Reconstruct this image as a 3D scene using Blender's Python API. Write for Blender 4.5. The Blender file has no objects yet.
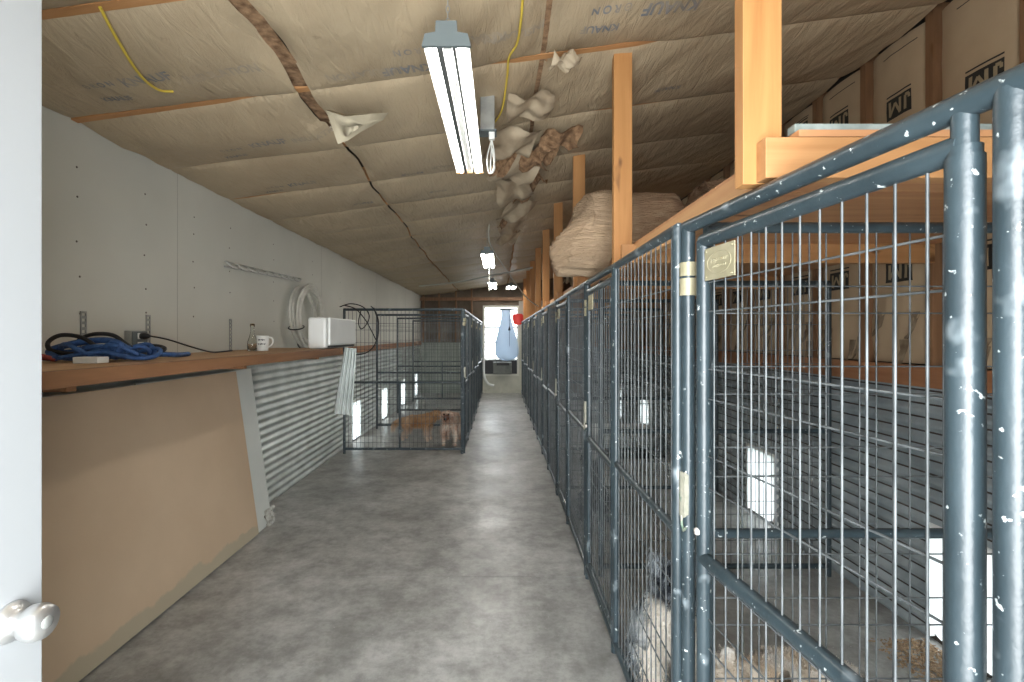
import bpy, bmesh, math, random
from mathutils import Vector, Matrix, noise

# ------------------------------------------------------------------ camera, world, light, exposure
scene = bpy.context.scene
CAMZ = 1.48
F, PX, PY = 480.0, 500.0, 335.2
cam_data = bpy.data.cameras.new('camera')
cam = bpy.data.objects.new('camera', cam_data)
scene.collection.objects.link(cam)
cam.location = (0, 0, CAMZ)
cam.rotation_euler = (math.pi / 2, 0, 0)
cam_data.sensor_width = 36.0
cam_data.lens = F * 36.0 / 1024.0
cam_data.shift_x = (512 - PX) / 1024.0
cam_data.shift_y = -(341 - PY) / 1024.0
cam_data.clip_start = 0.02
scene.camera = cam

scene.view_settings.view_transform = 'Standard'
scene.view_settings.look = 'None'
scene.view_settings.gamma = 1.0
scene.view_settings.use_curve_mapping = False
scene.view_settings.exposure = 0.5

world = bpy.data.worlds.new('overcast_sky')
scene.world = world
world.use_nodes = True
bg = world.node_tree.nodes['Background']
bg.inputs['Color'].default_value = (0.90, 0.96, 1.0, 1)
bg.inputs['Strength'].default_value = 6.5


def area(name, loc, rot, sx, sy, power, color=(1, 1, 1), spread=math.pi):
    d = bpy.data.lights.new(name, 'AREA')
    d.shape = 'RECTANGLE'
    d.size, d.size_y = sx, sy
    d.energy = power
    d.color = color
    d.spread = spread
    o = bpy.data.objects.new(name, d)
    scene.collection.objects.link(o)
    o.location = loc
    o.rotation_euler = rot
    return o


# daylight entering by the open doorway behind the camera
area('doorway_daylight', (0.0, -0.60, 1.20), (math.radians(90), 0, 0), 1.1, 1.8, 46, (0.98, 0.99, 1.0), math.radians(150))
TUBE_GLOW = 20.0
# ------------------------------------------------------------------ helpers
C = scene.collection
R = random.Random(7)


def at(px, py, d):
    return Vector(((px - PX) * d / F, d, CAMZ - (py - PY) * d / F))


def ceil_z(x):
    return 2.78 + 0.138 * x


def origin(o):
    v = Vector((0, 0, 0))
    while o:
        v += o.location
        o = o.parent
    return v


def tag(o, label=None, cat=None, group=None, kind=None):
    if label: o['label'] = label
    if cat: o['category'] = cat
    if group: o['group'] = group
    if kind: o['kind'] = kind
    return o


def empty(name, loc, label=None, cat=None, group=None, kind=None, parent=None):
    o = bpy.data.objects.new(name, None)
    C.objects.link(o)
    o.empty_display_size = 0.1
    if parent:
        o.parent = parent
        o.location = Vector(loc) - origin(parent)
    else:
        o.location = loc
    return tag(o, label, cat, group, kind)


class MB:
    """collects shapes in world coordinates; build() links ONE mesh object"""

    def __init__(s):
        s.v, s.f, s.sm = [], [], []

    def quadgrid(s, rows, smooth=True, wrap=False):
        b = len(s.v)
        n = len(rows[0])
        for r in rows:
            s.v.extend(tuple(p) for p in r)
        for i in range(len(rows) - 1):
            for j in range(n if wrap else n - 1):
                k = (j + 1) % n
                s.f.append((b + i * n + j, b + i * n + k, b + (i + 1) * n + k, b + (i + 1) * n + j))
                s.sm.append(smooth)
        return s

    def ngon(s, pts, smooth=False):
        b = len(s.v)
        s.v.extend(tuple(p) for p in pts)
        s.f.append(tuple(range(b, b + len(pts))))
        s.sm.append(smooth)
        return s

    def box(s, lo, hi, M=None, bev=0.0):
        x0, y0, z0 = lo
        x1, y1, z1 = hi
        if bev > 0:
            bm = bmesh.new()
            bmesh.ops.create_cube(bm, size=1)
            for v in bm.verts:
                v.co = Vector(((x0 + x1) / 2 + v.co.x * (x1 - x0), (y0 + y1) / 2 + v.co.y * (y1 - y0), (z0 + z1) / 2 + v.co.z * (z1 - z0)))
            bmesh.ops.bevel(bm, geom=bm.edges[:], offset=bev, segments=2, affect='EDGES', profile=0.6)
            s.addbm(bm, M)
            return s
        pts = [Vector(p) for p in ((x0, y0, z0), (x1, y0, z0), (x1, y1, z0), (x0, y1, z0), (x0, y0, z1), (x1, y0, z1), (x1, y1, z1), (x0, y1, z1))]
        if M: pts = [M @ p for p in pts]
        b = len(s.v)
        s.v.extend(tuple(p) for p in pts)
        for q in ((0, 3, 2, 1), (4, 5, 6, 7), (0, 1, 5, 4), (1, 2, 6, 5), (2, 3, 7, 6), (3, 0, 4, 7)):
            s.f.append(tuple(b + i for i in q))
            s.sm.append(False)
        return s

    def addbm(s, bm, M=None, smooth=False):
        b = len(s.v)
        bm.verts.index_update()
        for v in bm.verts:
            s.v.append(tuple(M @ v.co if M else v.co))
        for f in bm.faces:
            s.f.append(tuple(b + v.index for v in f.verts))
            s.sm.append(smooth)
        bm.free()
        return s

    def path(s, pts, r, n=8, closed=False, cap=True, flat=1.0):
        pts = [Vector(p) for p in pts]
        m = len(pts)
        rad = r if isinstance(r, (list, tuple)) else [r] * m
        rows = []
        up = None
        for i, p in enumerate(pts):
            if closed:
                t = pts[(i + 1) % m] - pts[i - 1]
            else:
                t = pts[min(i + 1, m - 1)] - pts[max(i - 1, 0)]
            if t.length < 1e-9: t = Vector((0, 0, 1))
            t.normalize()
            if up is None:
                a = Vector((0, 0, 1)) if abs(t.z) < 0.9 else Vector((1, 0, 0))
                up = (a - t * a.dot(t)).normalized()
            else:
                up = up - t * up.dot(t)
                up = up.normalized() if up.length > 1e-6 else Vector((1, 0, 0))
            w = t.cross(up)
            rows.append([p + rad[i] * (math.cos(2 * math.pi * k / n) * up * flat + math.sin(2 * math.pi * k / n) * w) for k in range(n)])
        if closed: rows.append(rows[0])
        s.quadgrid(rows, True, wrap=True)
        if cap and not closed:
            s.ngon(rows[0][::-1])
            s.ngon(rows[-1])
        return s

    def tube(s, a, b, r, n=10):
        return s.path([a, b], r, n)

    def lathe(s, prof, c, n=24, axis='z'):
        c = Vector(c)
        rows = []
        for r, h in prof:
            row = []
            for k in range(n):
                a = 2 * math.pi * k / n
                u, w = r * math.cos(a), r * math.sin(a)
                d = {'z': (u, w, h), 'x': (h, u, w), 'y': (w, h, u)}[axis]
                row.append(c + Vector(d))
            rows.append(row)
        return s.quadgrid(rows, True, wrap=True)

    def ball(s, c, r, sub=2, sc=(1, 1, 1)):
        bm = bmesh.new()
        bmesh.ops.create_icosphere(bm, subdivisions=sub, radius=1)
        M = Matrix.Translation(Vector(c)) @ Matrix.Diagonal((r * sc[0], r * sc[1], r * sc[2], 1))
        return s.addbm(bm, M, True)

    def build(s, name, mat, parent=None, base=None, label=None, cat=None, group=None, kind=None):
        me = bpy.data.meshes.new(name)
        o = bpy.data.objects.new(name, me)
        C.objects.link(o)
        if parent:
            o.parent = parent
            off = origin(parent)
        else:
            if base is None:
                xs = [v[0] for v in s.v]; ys = [v[1] for v in s.v]; zs = [v[2] for v in s.v]
                base = ((min(xs) + max(xs)) / 2, (min(ys) + max(ys)) / 2, min(zs))
            o.location = base
            off = Vector(base)
        me.from_pydata([(v[0] - off.x, v[1] - off.y, v[2] - off.z) for v in s.v], [], s.f)
        me.polygons.foreach_set('use_smooth', s.sm)
        me.update()
        if mat: me.materials.append(mat)
        return tag(o, label, cat, group, kind)


def recalc(o):
    bm = bmesh.new()
    bm.from_mesh(o.data)
    bmesh.ops.recalc_face_normals(bm, faces=bm.faces)
    bm.to_mesh(o.data)
    bm.free()
    return o


# ------------------------------------------------------------------ materials
def srgb(h):
    h = h.lstrip('#')
    c = [int(h[i:i + 2], 16) / 255 for i in (0, 2, 4)]
    return tuple(x / 12.92 if x <= 0.04045 else ((x + 0.055) / 1.055) ** 2.4 for x in c) + (1,)


def col(c):
    return srgb(c) if isinstance(c, str) else (tuple(c) + (1,))[:4]


class NT:
    def __init__(s, name):
        s.m = bpy.data.materials.new(name)
        s.m.use_nodes = True
        s.t = s.m.node_tree
        s.b = s.t.nodes['Principled BSDF']
        s.tc = s.t.nodes.new('ShaderNodeTexCoord')

    def n(s, kind, **kw):
        nd = s.t.nodes.new(kind)
        for k, v in kw.items():
            setattr(nd, k, v)
        return nd

    def l(s, a, b):
        s.t.links.new(a, b)

    def mapping(s, scale=(1, 1, 1), rot=(0, 0, 0)):
        g = s.n('ShaderNodeNewGeometry')
        mp = s.n('ShaderNodeMapping')
        mp.inputs['Scale'].default_value = scale
        mp.inputs['Rotation'].default_value = rot
        s.l(g.outputs['Position'], mp.inputs['Vector'])
        return mp.outputs['Vector']

    def noise(s, vec, scale, detail=4, rough=0.55, dist=0.0):
        nz = s.n('ShaderNodeTexNoise')
        nz.inputs['Scale'].default_value = scale
        nz.inputs['Detail'].default_value = detail
        nz.inputs['Roughness'].default_value = rough
        nz.inputs['Distortion'].default_value = dist
        s.l(vec, nz.inputs['Vector'])
        return nz.outputs['Fac']

    def ramp(s, fac, stops):
        r = s.n('ShaderNodeValToRGB')
        e = r.color_ramp.elements
        while len(e) < len(stops): e.new(0.5)
        for i, (p, c) in enumerate(stops):
            e[i].position = p
            e[i].color = col(c)
        s.l(fac, r.inputs['Fac'])
        return r.outputs['Color']

    def mix(s, fac, a, b, mode='MIX'):
        m = s.n('ShaderNodeMix', data_type='RGBA', blend_type=mode)
        for sock, v in ((m.inputs[0], fac), (m.inputs[6], a), (m.inputs[7], b)):
            if hasattr(v, 'is_output') or isinstance(v, bpy.types.NodeSocket):
                s.l(v, sock)
            elif isinstance(v, (int, float)):
                sock.default_value = v
            else:
                sock.default_value = col(v)
        return m.outputs[2]

    def bump(s, h, strength=0.3, dist=0.01):
        b = s.n('ShaderNodeBump')
        b.inputs['Strength'].default_value = strength
        b.inputs['Distance'].default_value = dist
        s.l(h, b.inputs['Height'])
        s.l(b.outputs['Normal'], s.b.inputs['Normal'])


def mat(name, c1, c2=None, scale=4, stretch=(1, 1, 1), rough=0.6, metal=0.0, bump=0.0, bscale=30, detail=4, lo=0.35, hi=0.65, spec=0.5, extra=None):
    """two-tone noise material in world space; extra = list of (scale, threshold, colour, softness) fleck layers"""
    t = NT(name)
    v = t.mapping(stretch)
    if c2 is None:
        t.b.inputs['Base Color'].default_value = col(c1)
        c = None
    else:
        c = t.ramp(t.noise(v, scale, detail), [(lo, c1), (hi, c2)])
    for (sc, th, cc, soft) in (extra or []):
        fl = t.ramp(t.noise(t.mapping(), sc, 3), [(th, (0, 0, 0)), (min(1, th + soft), (1, 1, 1))])
        c = t.mix(fl, c if c is not None else c1, cc)
    if c is not None: t.l(c, t.b.inputs['Base Color'])
    t.b.inputs['Roughness'].default_value = rough
    t.b.inputs['Metallic'].default_value = metal
    t.b.inputs['Specular IOR Level'].default_value = spec
    if bump > 0: t.bump(t.noise(v, bscale, 5), bump)
    return t.m


def wood(name, axis, c1, c2, rough=0.62):
    st = {'x': (1.0, 14, 14), 'y': (14, 1.0, 14), 'z': (14, 14, 1.0)}[axis]
    t = NT(name)
    v = t.mapping(st)
    f = t.noise(v, 1.6, 6, 0.6, 0.6)
    c = t.ramp(f, [(0.3, c1), (0.7, c2)])
    st2 = {'x': (5, 11, 11), 'y': (11, 5, 11), 'z': (11, 11, 4)}[axis]
    kn = t.ramp(t.noise(t.mapping(st2), 1.0, 2), [(0.70, (0, 0, 0)), (0.76, (1, 1, 1))])
    c = t.mix(kn, c, (0.16, 0.07, 0.025))
    t.l(c, t.b.inputs['Base Color'])
    t.b.inputs['Roughness'].default_value = rough
    t.bump(f, 0.15, 0.004)
    return t.m


m_tube = mat('blue_grey_enamel', (0.023, 0.036, 0.043), (0.037, 0.056, 0.066), 6, rough=0.33, bump=0.12, bscale=60, spec=0.6,
             extra=[(55, 0.66, (0.55, 0.60, 0.60), 0.05), (9, 0.62, (0.22, 0.26, 0.28), 0.12)])
m_wire = mat('galvanised_wire', (0.075, 0.085, 0.088), (0.16, 0.175, 0.18), 12, rough=0.42, metal=0.25)
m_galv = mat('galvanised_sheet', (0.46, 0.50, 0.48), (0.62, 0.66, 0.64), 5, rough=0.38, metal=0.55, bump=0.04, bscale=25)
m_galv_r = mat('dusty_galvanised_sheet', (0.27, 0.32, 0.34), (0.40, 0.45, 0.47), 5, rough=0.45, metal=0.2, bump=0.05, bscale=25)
m_drywall = mat('painted_drywall', (0.58, 0.575, 0.515), (0.63, 0.625, 0.56), 1.2, rough=0.75, bump=0.04, bscale=80)
m_screw = mat('screw_head', (0.12, 0.10, 0.08), rough=0.5)
m_kraft = mat('kraft_facing', (0.40, 0.29, 0.18), (0.48, 0.36, 0.23), 2.0, rough=0.75, bump=0.08, bscale=30)
m_fibre = mat('brown_fibreglass', (0.14, 0.075, 0.035), (0.36, 0.22, 0.12), 30, rough=0.95, bump=0.6, bscale=60, detail=8)
m_dark = mat('roof_deck_dark', (0.03, 0.025, 0.02), (0.06, 0.045, 0.035), 3, rough=0.9)
m_black = mat('black_rubber', (0.012, 0.012, 0.013), rough=0.5)
m_white = mat('white_plastic', (0.72, 0.73, 0.70), (0.78, 0.79, 0.76), 3, rough=0.4)
m_door = mat('white_door_paint', (0.36, 0.375, 0.385), rough=0.5)
m_chrome = mat('satin_nickel', (0.70, 0.70, 0.69), rough=0.34, metal=0.9)
m_cap = mat('fixture_grey_enamel', (0.12, 0.145, 0.15), rough=0.5)
m_refl = mat('white_enamel_reflector', (0.85, 0.85, 0.82), rough=0.4)
m_ink = mat('faded_blue_ink', (0.17, 0.19, 0.22), (0.36, 0.31, 0.24), 9, rough=0.8)
m_ink2 = mat('pale_grey_ink', (0.34, 0.295, 0.23), (0.43, 0.35, 0.25), 12, rough=0.8)
m_jm = mat('black_ink', (0.02, 0.018, 0.015), rough=0.7)
m_jmk = mat('bare_kraft_letters', (0.33, 0.26, 0.16), rough=0.8)
m_brass = mat('cast_plate_cream', (0.34, 0.31, 0.20), (0.42, 0.38, 0.26), 20, rough=0.5, metal=0.25)
m_latch = mat('mottled_latch_plate', (0.46, 0.44, 0.36), (0.30, 0.30, 0.24), 28, rough=0.5, metal=0.2, extra=[(22, 0.58, (0.16, 0.24, 0.18), 0.08)])
WX = wood('pine_along_x', 'x', (0.39, 0.185, 0.068), (0.50, 0.262, 0.108))
WY = wood('pine_along_y', 'y', (0.50, 0.25, 0.11), (0.64, 0.38, 0.18))
WZ = wood('pine_along_z', 'z', (0.37, 0.165, 0.05), (0.48, 0.24, 0.082))
WPLY = wood('loft_plywood', 'x', (0.42, 0.19, 0.085), (0.55, 0.29, 0.13))
WOLD = wood('aged_stud', 'z', (0.17, 0.085, 0.04), (0.28, 0.15, 0.075))
WSILL = wood('red_brown_board', 'y', (0.27, 0.115, 0.05), (0.36, 0.17, 0.08))
WSHELF = wood('shelf_board', 'y', (0.44, 0.25, 0.13), (0.56, 0.36, 0.20))
WEDGE = wood('shelf_edge_board', 'y', (0.17, 0.078, 0.033), (0.26, 0.125, 0.055))
m_yellow = mat('yellow_cable', (0.62, 0.46, 0.06), rough=0.5)
m_grey_cable = mat('pale_cable', (0.45, 0.44, 0.38), rough=0.55)
m_blue = mat('blue_nylon', (0.02, 0.06, 0.18), (0.04, 0.11, 0.29), 40, rough=0.7, bump=0.4, bscale=150)
m_red = mat('red_plastic', (0.50, 0.035, 0.03), rough=0.4)
m_steel = mat('perforated_steel', (0.28, 0.29, 0.28), (0.40, 0.41, 0.39), 12, rough=0.45, metal=0.5)

# concrete floor
t = NT('concrete_floor')
v = t.mapping()
big = t.noise(v, 0.9, 5, 0.6, 0.4)
c = t.ramp(big, [(0.30, (0.25, 0.248, 0.235)), (0.50, (0.40, 0.398, 0.38)), (0.70, (0.56, 0.558, 0.54))])
mid = t.ramp(t.noise(v, 6, 6, 0.65), [(0.38, (0.66, 0.66, 0.65)), (0.60, (1.0, 1.0, 1.0))])
c = t.mix(1.0, c, mid, 'MULTIPLY')
gr_ = t.ramp(t.noise(v, 22, 6, 0.75), [(0.40, (0.80, 0.80, 0.79)), (0.58, (1.0, 1.0, 1.0))])
c = t.mix(1.0, c, gr_, 'MULTIPLY')
fl = t.ramp(t.noise(v, 34, 4, 0.7), [(0.66, (0, 0, 0)), (0.74, (0.6, 0.6, 0.6))])
c = t.mix(fl, c, (0.58, 0.58, 0.56))
t.l(c, t.b.inputs['Base Color'])
rg = t.ramp(t.noise(v, 2.2, 4), [(0.3, (0.28, 0.28, 0.28)), (0.7, (0.5, 0.5, 0.5))])
t.l(rg, t.b.inputs['Roughness'])
t.bump(t.noise(v, 14, 6, 0.7), 0.12, 0.008)
m_floor = t.m

# tan gypsum board
t = NT('tan_gypsum_board')
v = t.mapping()
c = t.ramp(t.noise(v, 1.6, 5), [(0.3, (0.50, 0.37, 0.25)), (0.7, (0.58, 0.44, 0.305))])
fl = t.ramp(t.noise(v, 26, 3), [(0.70, (0, 0, 0)), (0.76, (0.5, 0.5, 0.5))])
c = t.mix(fl, c, (0.50, 0.40, 0.27))
sep = t.n('ShaderNodeSeparateXYZ')
t.l(v, sep.inputs[0])
ad = t.n('ShaderNodeMath', operation='MULTIPLY_ADD')
t.l(t.noise(v, 7, 5), ad.inputs[0])
ad.inputs[1].default_value = -0.16
t.l(sep.outputs['Z'], ad.inputs[2])
wet = t.ramp(ad.outputs[0], [(0.0, (1, 1, 1)), (0.02, (0, 0, 0))])
c = t.mix(wet, c, (0.42, 0.36, 0.26))
t.l(c, t.b.inputs['Base Color'])
t.b.inputs['Roughness'].default_value = 0.8
t.bump(t.noise(v, 60, 4), 0.06, 0.004)
m_tan = t.m

# ceiling facing: grey-tan kraft, dirty in places, fine diagonal creases
t = NT('ceiling_facing')
v = t.mapping()
c = t.ramp(t.noise(v, 1.1, 5, 0.6), [(0.3, (0.36, 0.275, 0.175)), (0.5, (0.44, 0.35, 0.232)), (0.72, (0.50, 0.395, 0.258))])
fl = t.ramp(t.noise(v, 16, 3), [(0.70, (0, 0, 0)), (0.80, (0.5, 0.5, 0.5))])
c = t.mix(fl, c, (0.16, 0.12, 0.075))
t.l(c, t.b.inputs['Base Color'])
t.b.inputs['Roughness'].default_value = 0.55
w1 = t.noise(t.mapping((7, 1.6, 2), (0, 0, 0.5)), 2.6, 5, 0.6, 1.2)
t.bump(w1, 0.6, 0.022)
m_batt = t.m

# fluorescent tube
def tube_mat(glow):
    t = NT('fluorescent_tube')
    t.b.inputs['Base Color'].default_value = (1, 1, 1, 1)
    t.b.inputs['Emission Color'].default_value = (1.0, 0.975, 0.92, 1)
    t.b.inputs['Emission Strength'].default_value = glow
    return t.m


m_tubelight = tube_mat(TUBE_GLOW)
m_tubefar = tube_mat(TUBE_GLOW * 4.0)
m_tubedead = mat('unlit_fluorescent_tube', (0.8, 0.8, 0.78), rough=0.3)

# window glass
t = NT('window_glass')
tr = t.n('ShaderNodeBsdfTransparent')
gl = t.n('ShaderNodeBsdfGlossy')
gl.inputs['Roughness'].default_value = 0.03
mx = t.n('ShaderNodeMixShader')
mx.inputs[0].default_value = 0.07
t.l(tr.outputs[0], mx.inputs[1]); t.l(gl.outputs[0], mx.inputs[2])
t.l(mx.outputs[0], t.t.nodes['Material Output'].inputs['Surface'])
m_glass = t.m
t = NT('clear_bottle_glass')
t.b.inputs['Base Color'].default_value = (0.93, 0.95, 0.92, 1)
t.b.inputs['Transmission Weight'].default_value = 1.0
t.b.inputs['Roughness'].default_value = 0.05
m_bottle = t.m
# translucent pale blue film
t = NT('pale_blue_film')
tl = t.n('ShaderNodeBsdfTranslucent'); tl.inputs['Color'].default_value = (0.46, 0.53, 0.61, 1)
df = t.n('ShaderNodeBsdfDiffuse'); df.inputs['Color'].default_value = (0.46, 0.53, 0.61, 1)
tr = t.n('ShaderNodeBsdfTransparent'); tr.inputs['Color'].default_value = (0.8, 0.88, 0.95, 1)
mx = t.n('ShaderNodeMixShader'); mx.inputs[0].default_value = 0.5
m2 = t.n('ShaderNodeMixShader'); m2.inputs[0].default_value = 0.08
t.l(tl.outputs[0], mx.inputs[1]); t.l(df.outputs[0], mx.inputs[2])
t.l(mx.outputs[0], m2.inputs[1]); t.l(tr.outputs[0], m2.inputs[2])
t.l(m2.outputs[0], t.t.nodes['Material Output'].inputs['Surface'])
m_film = t.m

# ------------------------------------------------------------------ setting: floor, walls, ceiling
XL, XR, YB, YF = -2.03, 2.10, 12.25, -0.20
fl = MB()
cuts = [YF - 0.1, 2.94, 6.08, 9.2, YB + 0.1]
for a, b in zip(cuts[:-1], cuts[1:]):
    fl.box((XL - 0.1, a + 0.003, -0.10), (XR + 0.1, b - 0.003, 0.0))
fl.box((XL - 0.1, YF - 0.1, -0.16), (XR + 0.1, YB + 0.1, -0.10))
fl.build('floor', m_floor, kind='structure')
g = MB()
g.box((-30, -20, -0.30), (30, 40, -0.17))
g.build('ground', mat('pale_gravel', (0.75, 0.75, 0.73), (0.85, 0.85, 0.83), 2, rough=0.9), kind='structure')

L_HOLES = [(6.56, 6.95), (8.20, 8.58), (9.82, 10.20), (11.38, 11.74)]
R_HOLES = [(0.42, 0.80), (1.93, 2.33), (3.66, 4.05), (5.20, 5.58), (6.76, 7.12), (8.26, 8.62), (9.80, 10.16), (11.30, 11.66)]
HZ = (0.03, 0.545)


def pierced(mb, x0, x1, ya, yb, z0, z1, holes):
    y = ya
    for (a, b) in holes:
        mb.box((x0, y, z0), (x1, a, z1))
        mb.box((x0, a, HZ[1]), (x1, b, z1))
        mb.box((x0, a, z0), (x1, b, HZ[0]))
        y = b
    mb.box((x0, y, z0), (x1, yb, z1))


def corrugated(mb, x, nx, ya, yb, z0, z1, holes, amp=0.010, pitch=0.068):
    """horizontal ribs; nx = +1 / -1 direction the face looks"""
    segs = []
    y = ya
    for (a, b) in holes:
        segs += [(y, a, z0, z1), (a, b, HZ[1], z1)]
        y = b
    segs.append((y, yb, z0, z1))
    for (a, b, za, zb) in segs:
        n = max(2, int((zb - za) / pitch * 8))
        ca, cb = [], []
        for i in range(n + 1):
            z = za + (zb - za) * i / n
            xx = x + nx * (amp + amp * math.sin(2 * math.pi * z / pitch))
            ca.append((xx, a, z)); cb.append((xx, b, z))
        mb.quadgrid([ca, cb] if nx < 0 else [cb, ca], True)


WL = empty('wall_left', (XL, 6, 0), kind='structure')
w = MB()
pierced(w, XL - 0.12, XL - 0.012, YF - 0.1, YB + 0.1, -0.1, 1.24, L_HOLES)
w.build('sheathing', m_dark, WL)
w = MB(); w.box((XL - 0.12, YF - 0.1, 1.24), (XL, YB + 0.1, 2.75)); w.build('drywall', m_drywall, WL)
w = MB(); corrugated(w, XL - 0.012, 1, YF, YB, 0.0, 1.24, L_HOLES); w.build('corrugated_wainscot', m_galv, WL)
w = MB()
for y in (1.1, 1.55, 2.31, 2.75, 3.18, 3.61, 4.3, 5.2, 6.1, 7.0):
    for z in (1.62, 1.78, 1.96, 2.12, 2.28):
        w.lathe([(0.0, 0.0025), (0.005, 0.0015), (0.006, -0.001)], (XL, y + R.uniform(-.012, .012), z + R.uniform(-.04, .04)), 8, 'x')
w.build('screw_heads', m_screw, WL, kind='stuff')
w = MB()
for y in (3.02, 5.46, 7.9, 10.3):
    w.box((XL - 0.01, y - 0.0015, 1.25), (XL + 0.0008, y + 0.0015, ceil_z(XL)))
w.build('panel_joint', mat('drywall_joint', (0.36, 0.35, 0.31), rough=0.8), WL)  # thin darker joints between the drywall sheets
w = MB(); w.box((XL, 4.35, 1.235), (XL + 0.038, YB, 1.325), bev=0.003); w.build('ledger_board', WSILL, WL)
for (a, b) in L_HOLES:
    w = MB()
    for q in ((a - .025, a, 0.02, HZ[1] + .025), (b, b + .025, 0.02, HZ[1] + .025), (a, b, HZ[1], HZ[1] + .025)):
        w.box((XL - 0.115, q[0], q[2]), (XL + 0.012, q[1], q[3]))
    w.build('pet_door_frame', m_white, WL)

t = NT('vinyl_flap')
tl = t.n('ShaderNodeBsdfTranslucent'); tl.inputs['Color'].default_value = (0.9, 0.93, 0.93, 1)
df = t.n('ShaderNodeBsdfDiffuse'); df.inputs['Color'].default_value = (0.8, 0.82, 0.82, 1)
mx = t.n('ShaderNodeMixShader'); mx.inputs[0].default_value = 0.3
t.l(tl.outputs[0], mx.inputs[1]); t.l(df.outputs[0], mx.inputs[2])
t.l(mx.outputs[0], t.t.nodes['Material Output'].inputs['Surface'])
m_flapdoor = t.m


def flap(x, a, b, parent):
    m = MB()
    pts = [(a - .004, HZ[1] + .004), (a - .004, .09), (a + .02, .055), (a + .06, .038), (b - .06, .038), (b - .02, .055), (b + .004, .09), (b + .004, HZ[1] + .004)]
    m.ngon([(x, y, z) for y, z in pts])
    m.ngon([(x + .003, y, z) for y, z in pts[::-1]])
    m.build('pet_door_flap', m_flapdoor, parent)


for (a, b) in L_HOLES: flap(XL + .013, a, b, WL)
WR = empty('wall_right', (XR, 6, 0), kind='structure')
w = MB()
pierced(w, XR + 0.012, XR + 0.13, YF - 0.1, YB + 0.1, -0.1, 1.24, R_HOLES)
w.box((XR + 0.10, YF - 0.1, 1.24), (XR + 0.13, YB + 0.1, 3.2))
w.build('sheathing', m_dark, WR)
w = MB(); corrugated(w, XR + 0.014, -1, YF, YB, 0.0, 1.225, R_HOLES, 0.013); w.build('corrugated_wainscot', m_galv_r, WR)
w = MB(); w.box((XR - 0.03, YF, 1.225), (XR + 0.01, YB, 1.33), bev=0.003); w.build('ledger_board', WSILL, WR)
for (a, b) in R_HOLES:
    w = MB()
    for q in ((a - .025, a, 0.02, HZ[1] + .025), (b, b + .025, 0.02, HZ[1] + .025), (a, b, HZ[1], HZ[1] + .025)):
        w.box((XR - 0.012, q[0], q[2]), (XR + 0.125, q[1], q[3]))
    w.build('pet_door_frame', m_white, WR)
for (a, b) in R_HOLES: flap(XR - .017, a, b, WR)
SP = 0.43
studs = [2.355 + SP * k for k in range(-6, 23)]


def text_mesh(s, size, bold=0.0):
    cu = bpy.data.curves.new('lettering', 'FONT')
    cu.body = s
    cu.size = size
    cu.offset = bold
    cu.align_x = 'CENTER'
    cu.align_y = 'CENTER'
    o = bpy.data.objects.new('lettering', cu)
    C.objects.link(o)
    dg = bpy.context.evaluated_depsgraph_get()
    me = o.evaluated_get(dg).to_mesh()
    vs = [v.co.copy() for v in me.vertices]
    fs = [tuple(p.vertices) for p in me.polygons]
    o.evaluated_get(dg).to_mesh_clear()
    bpy.data.objects.remove(o)
    bpy.data.curves.remove(cu)
    return vs, fs




def batt_x(y, z, k):
    """surface of the wall batt number k, x as a function of y, z"""
    yy = (y - studs[k]) / SP
    n1 = noise.noise(Vector((y * 3 + k * 7.1, z * 1.3, 3.3)))
    n2 = noise.noise(Vector((y * 14 + z * 2, z * 5 + k * 3.7, 8.1)))
    n3 = noise.noise(Vector((y * 30, z * 22 + k, 1.1)))
    rough = 1.0 if z > 1.78 else 2.4
    e = min(yy, 1 - yy)
    edge = 0.03 * math.exp(-e * 14)
    return XR + 0.035 + edge - 0.012 * math.sin(math.pi * max(0, min(1, yy))) - rough * (0.006 * n1 + 0.005 * n2 + 0.002 * n3)


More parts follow.
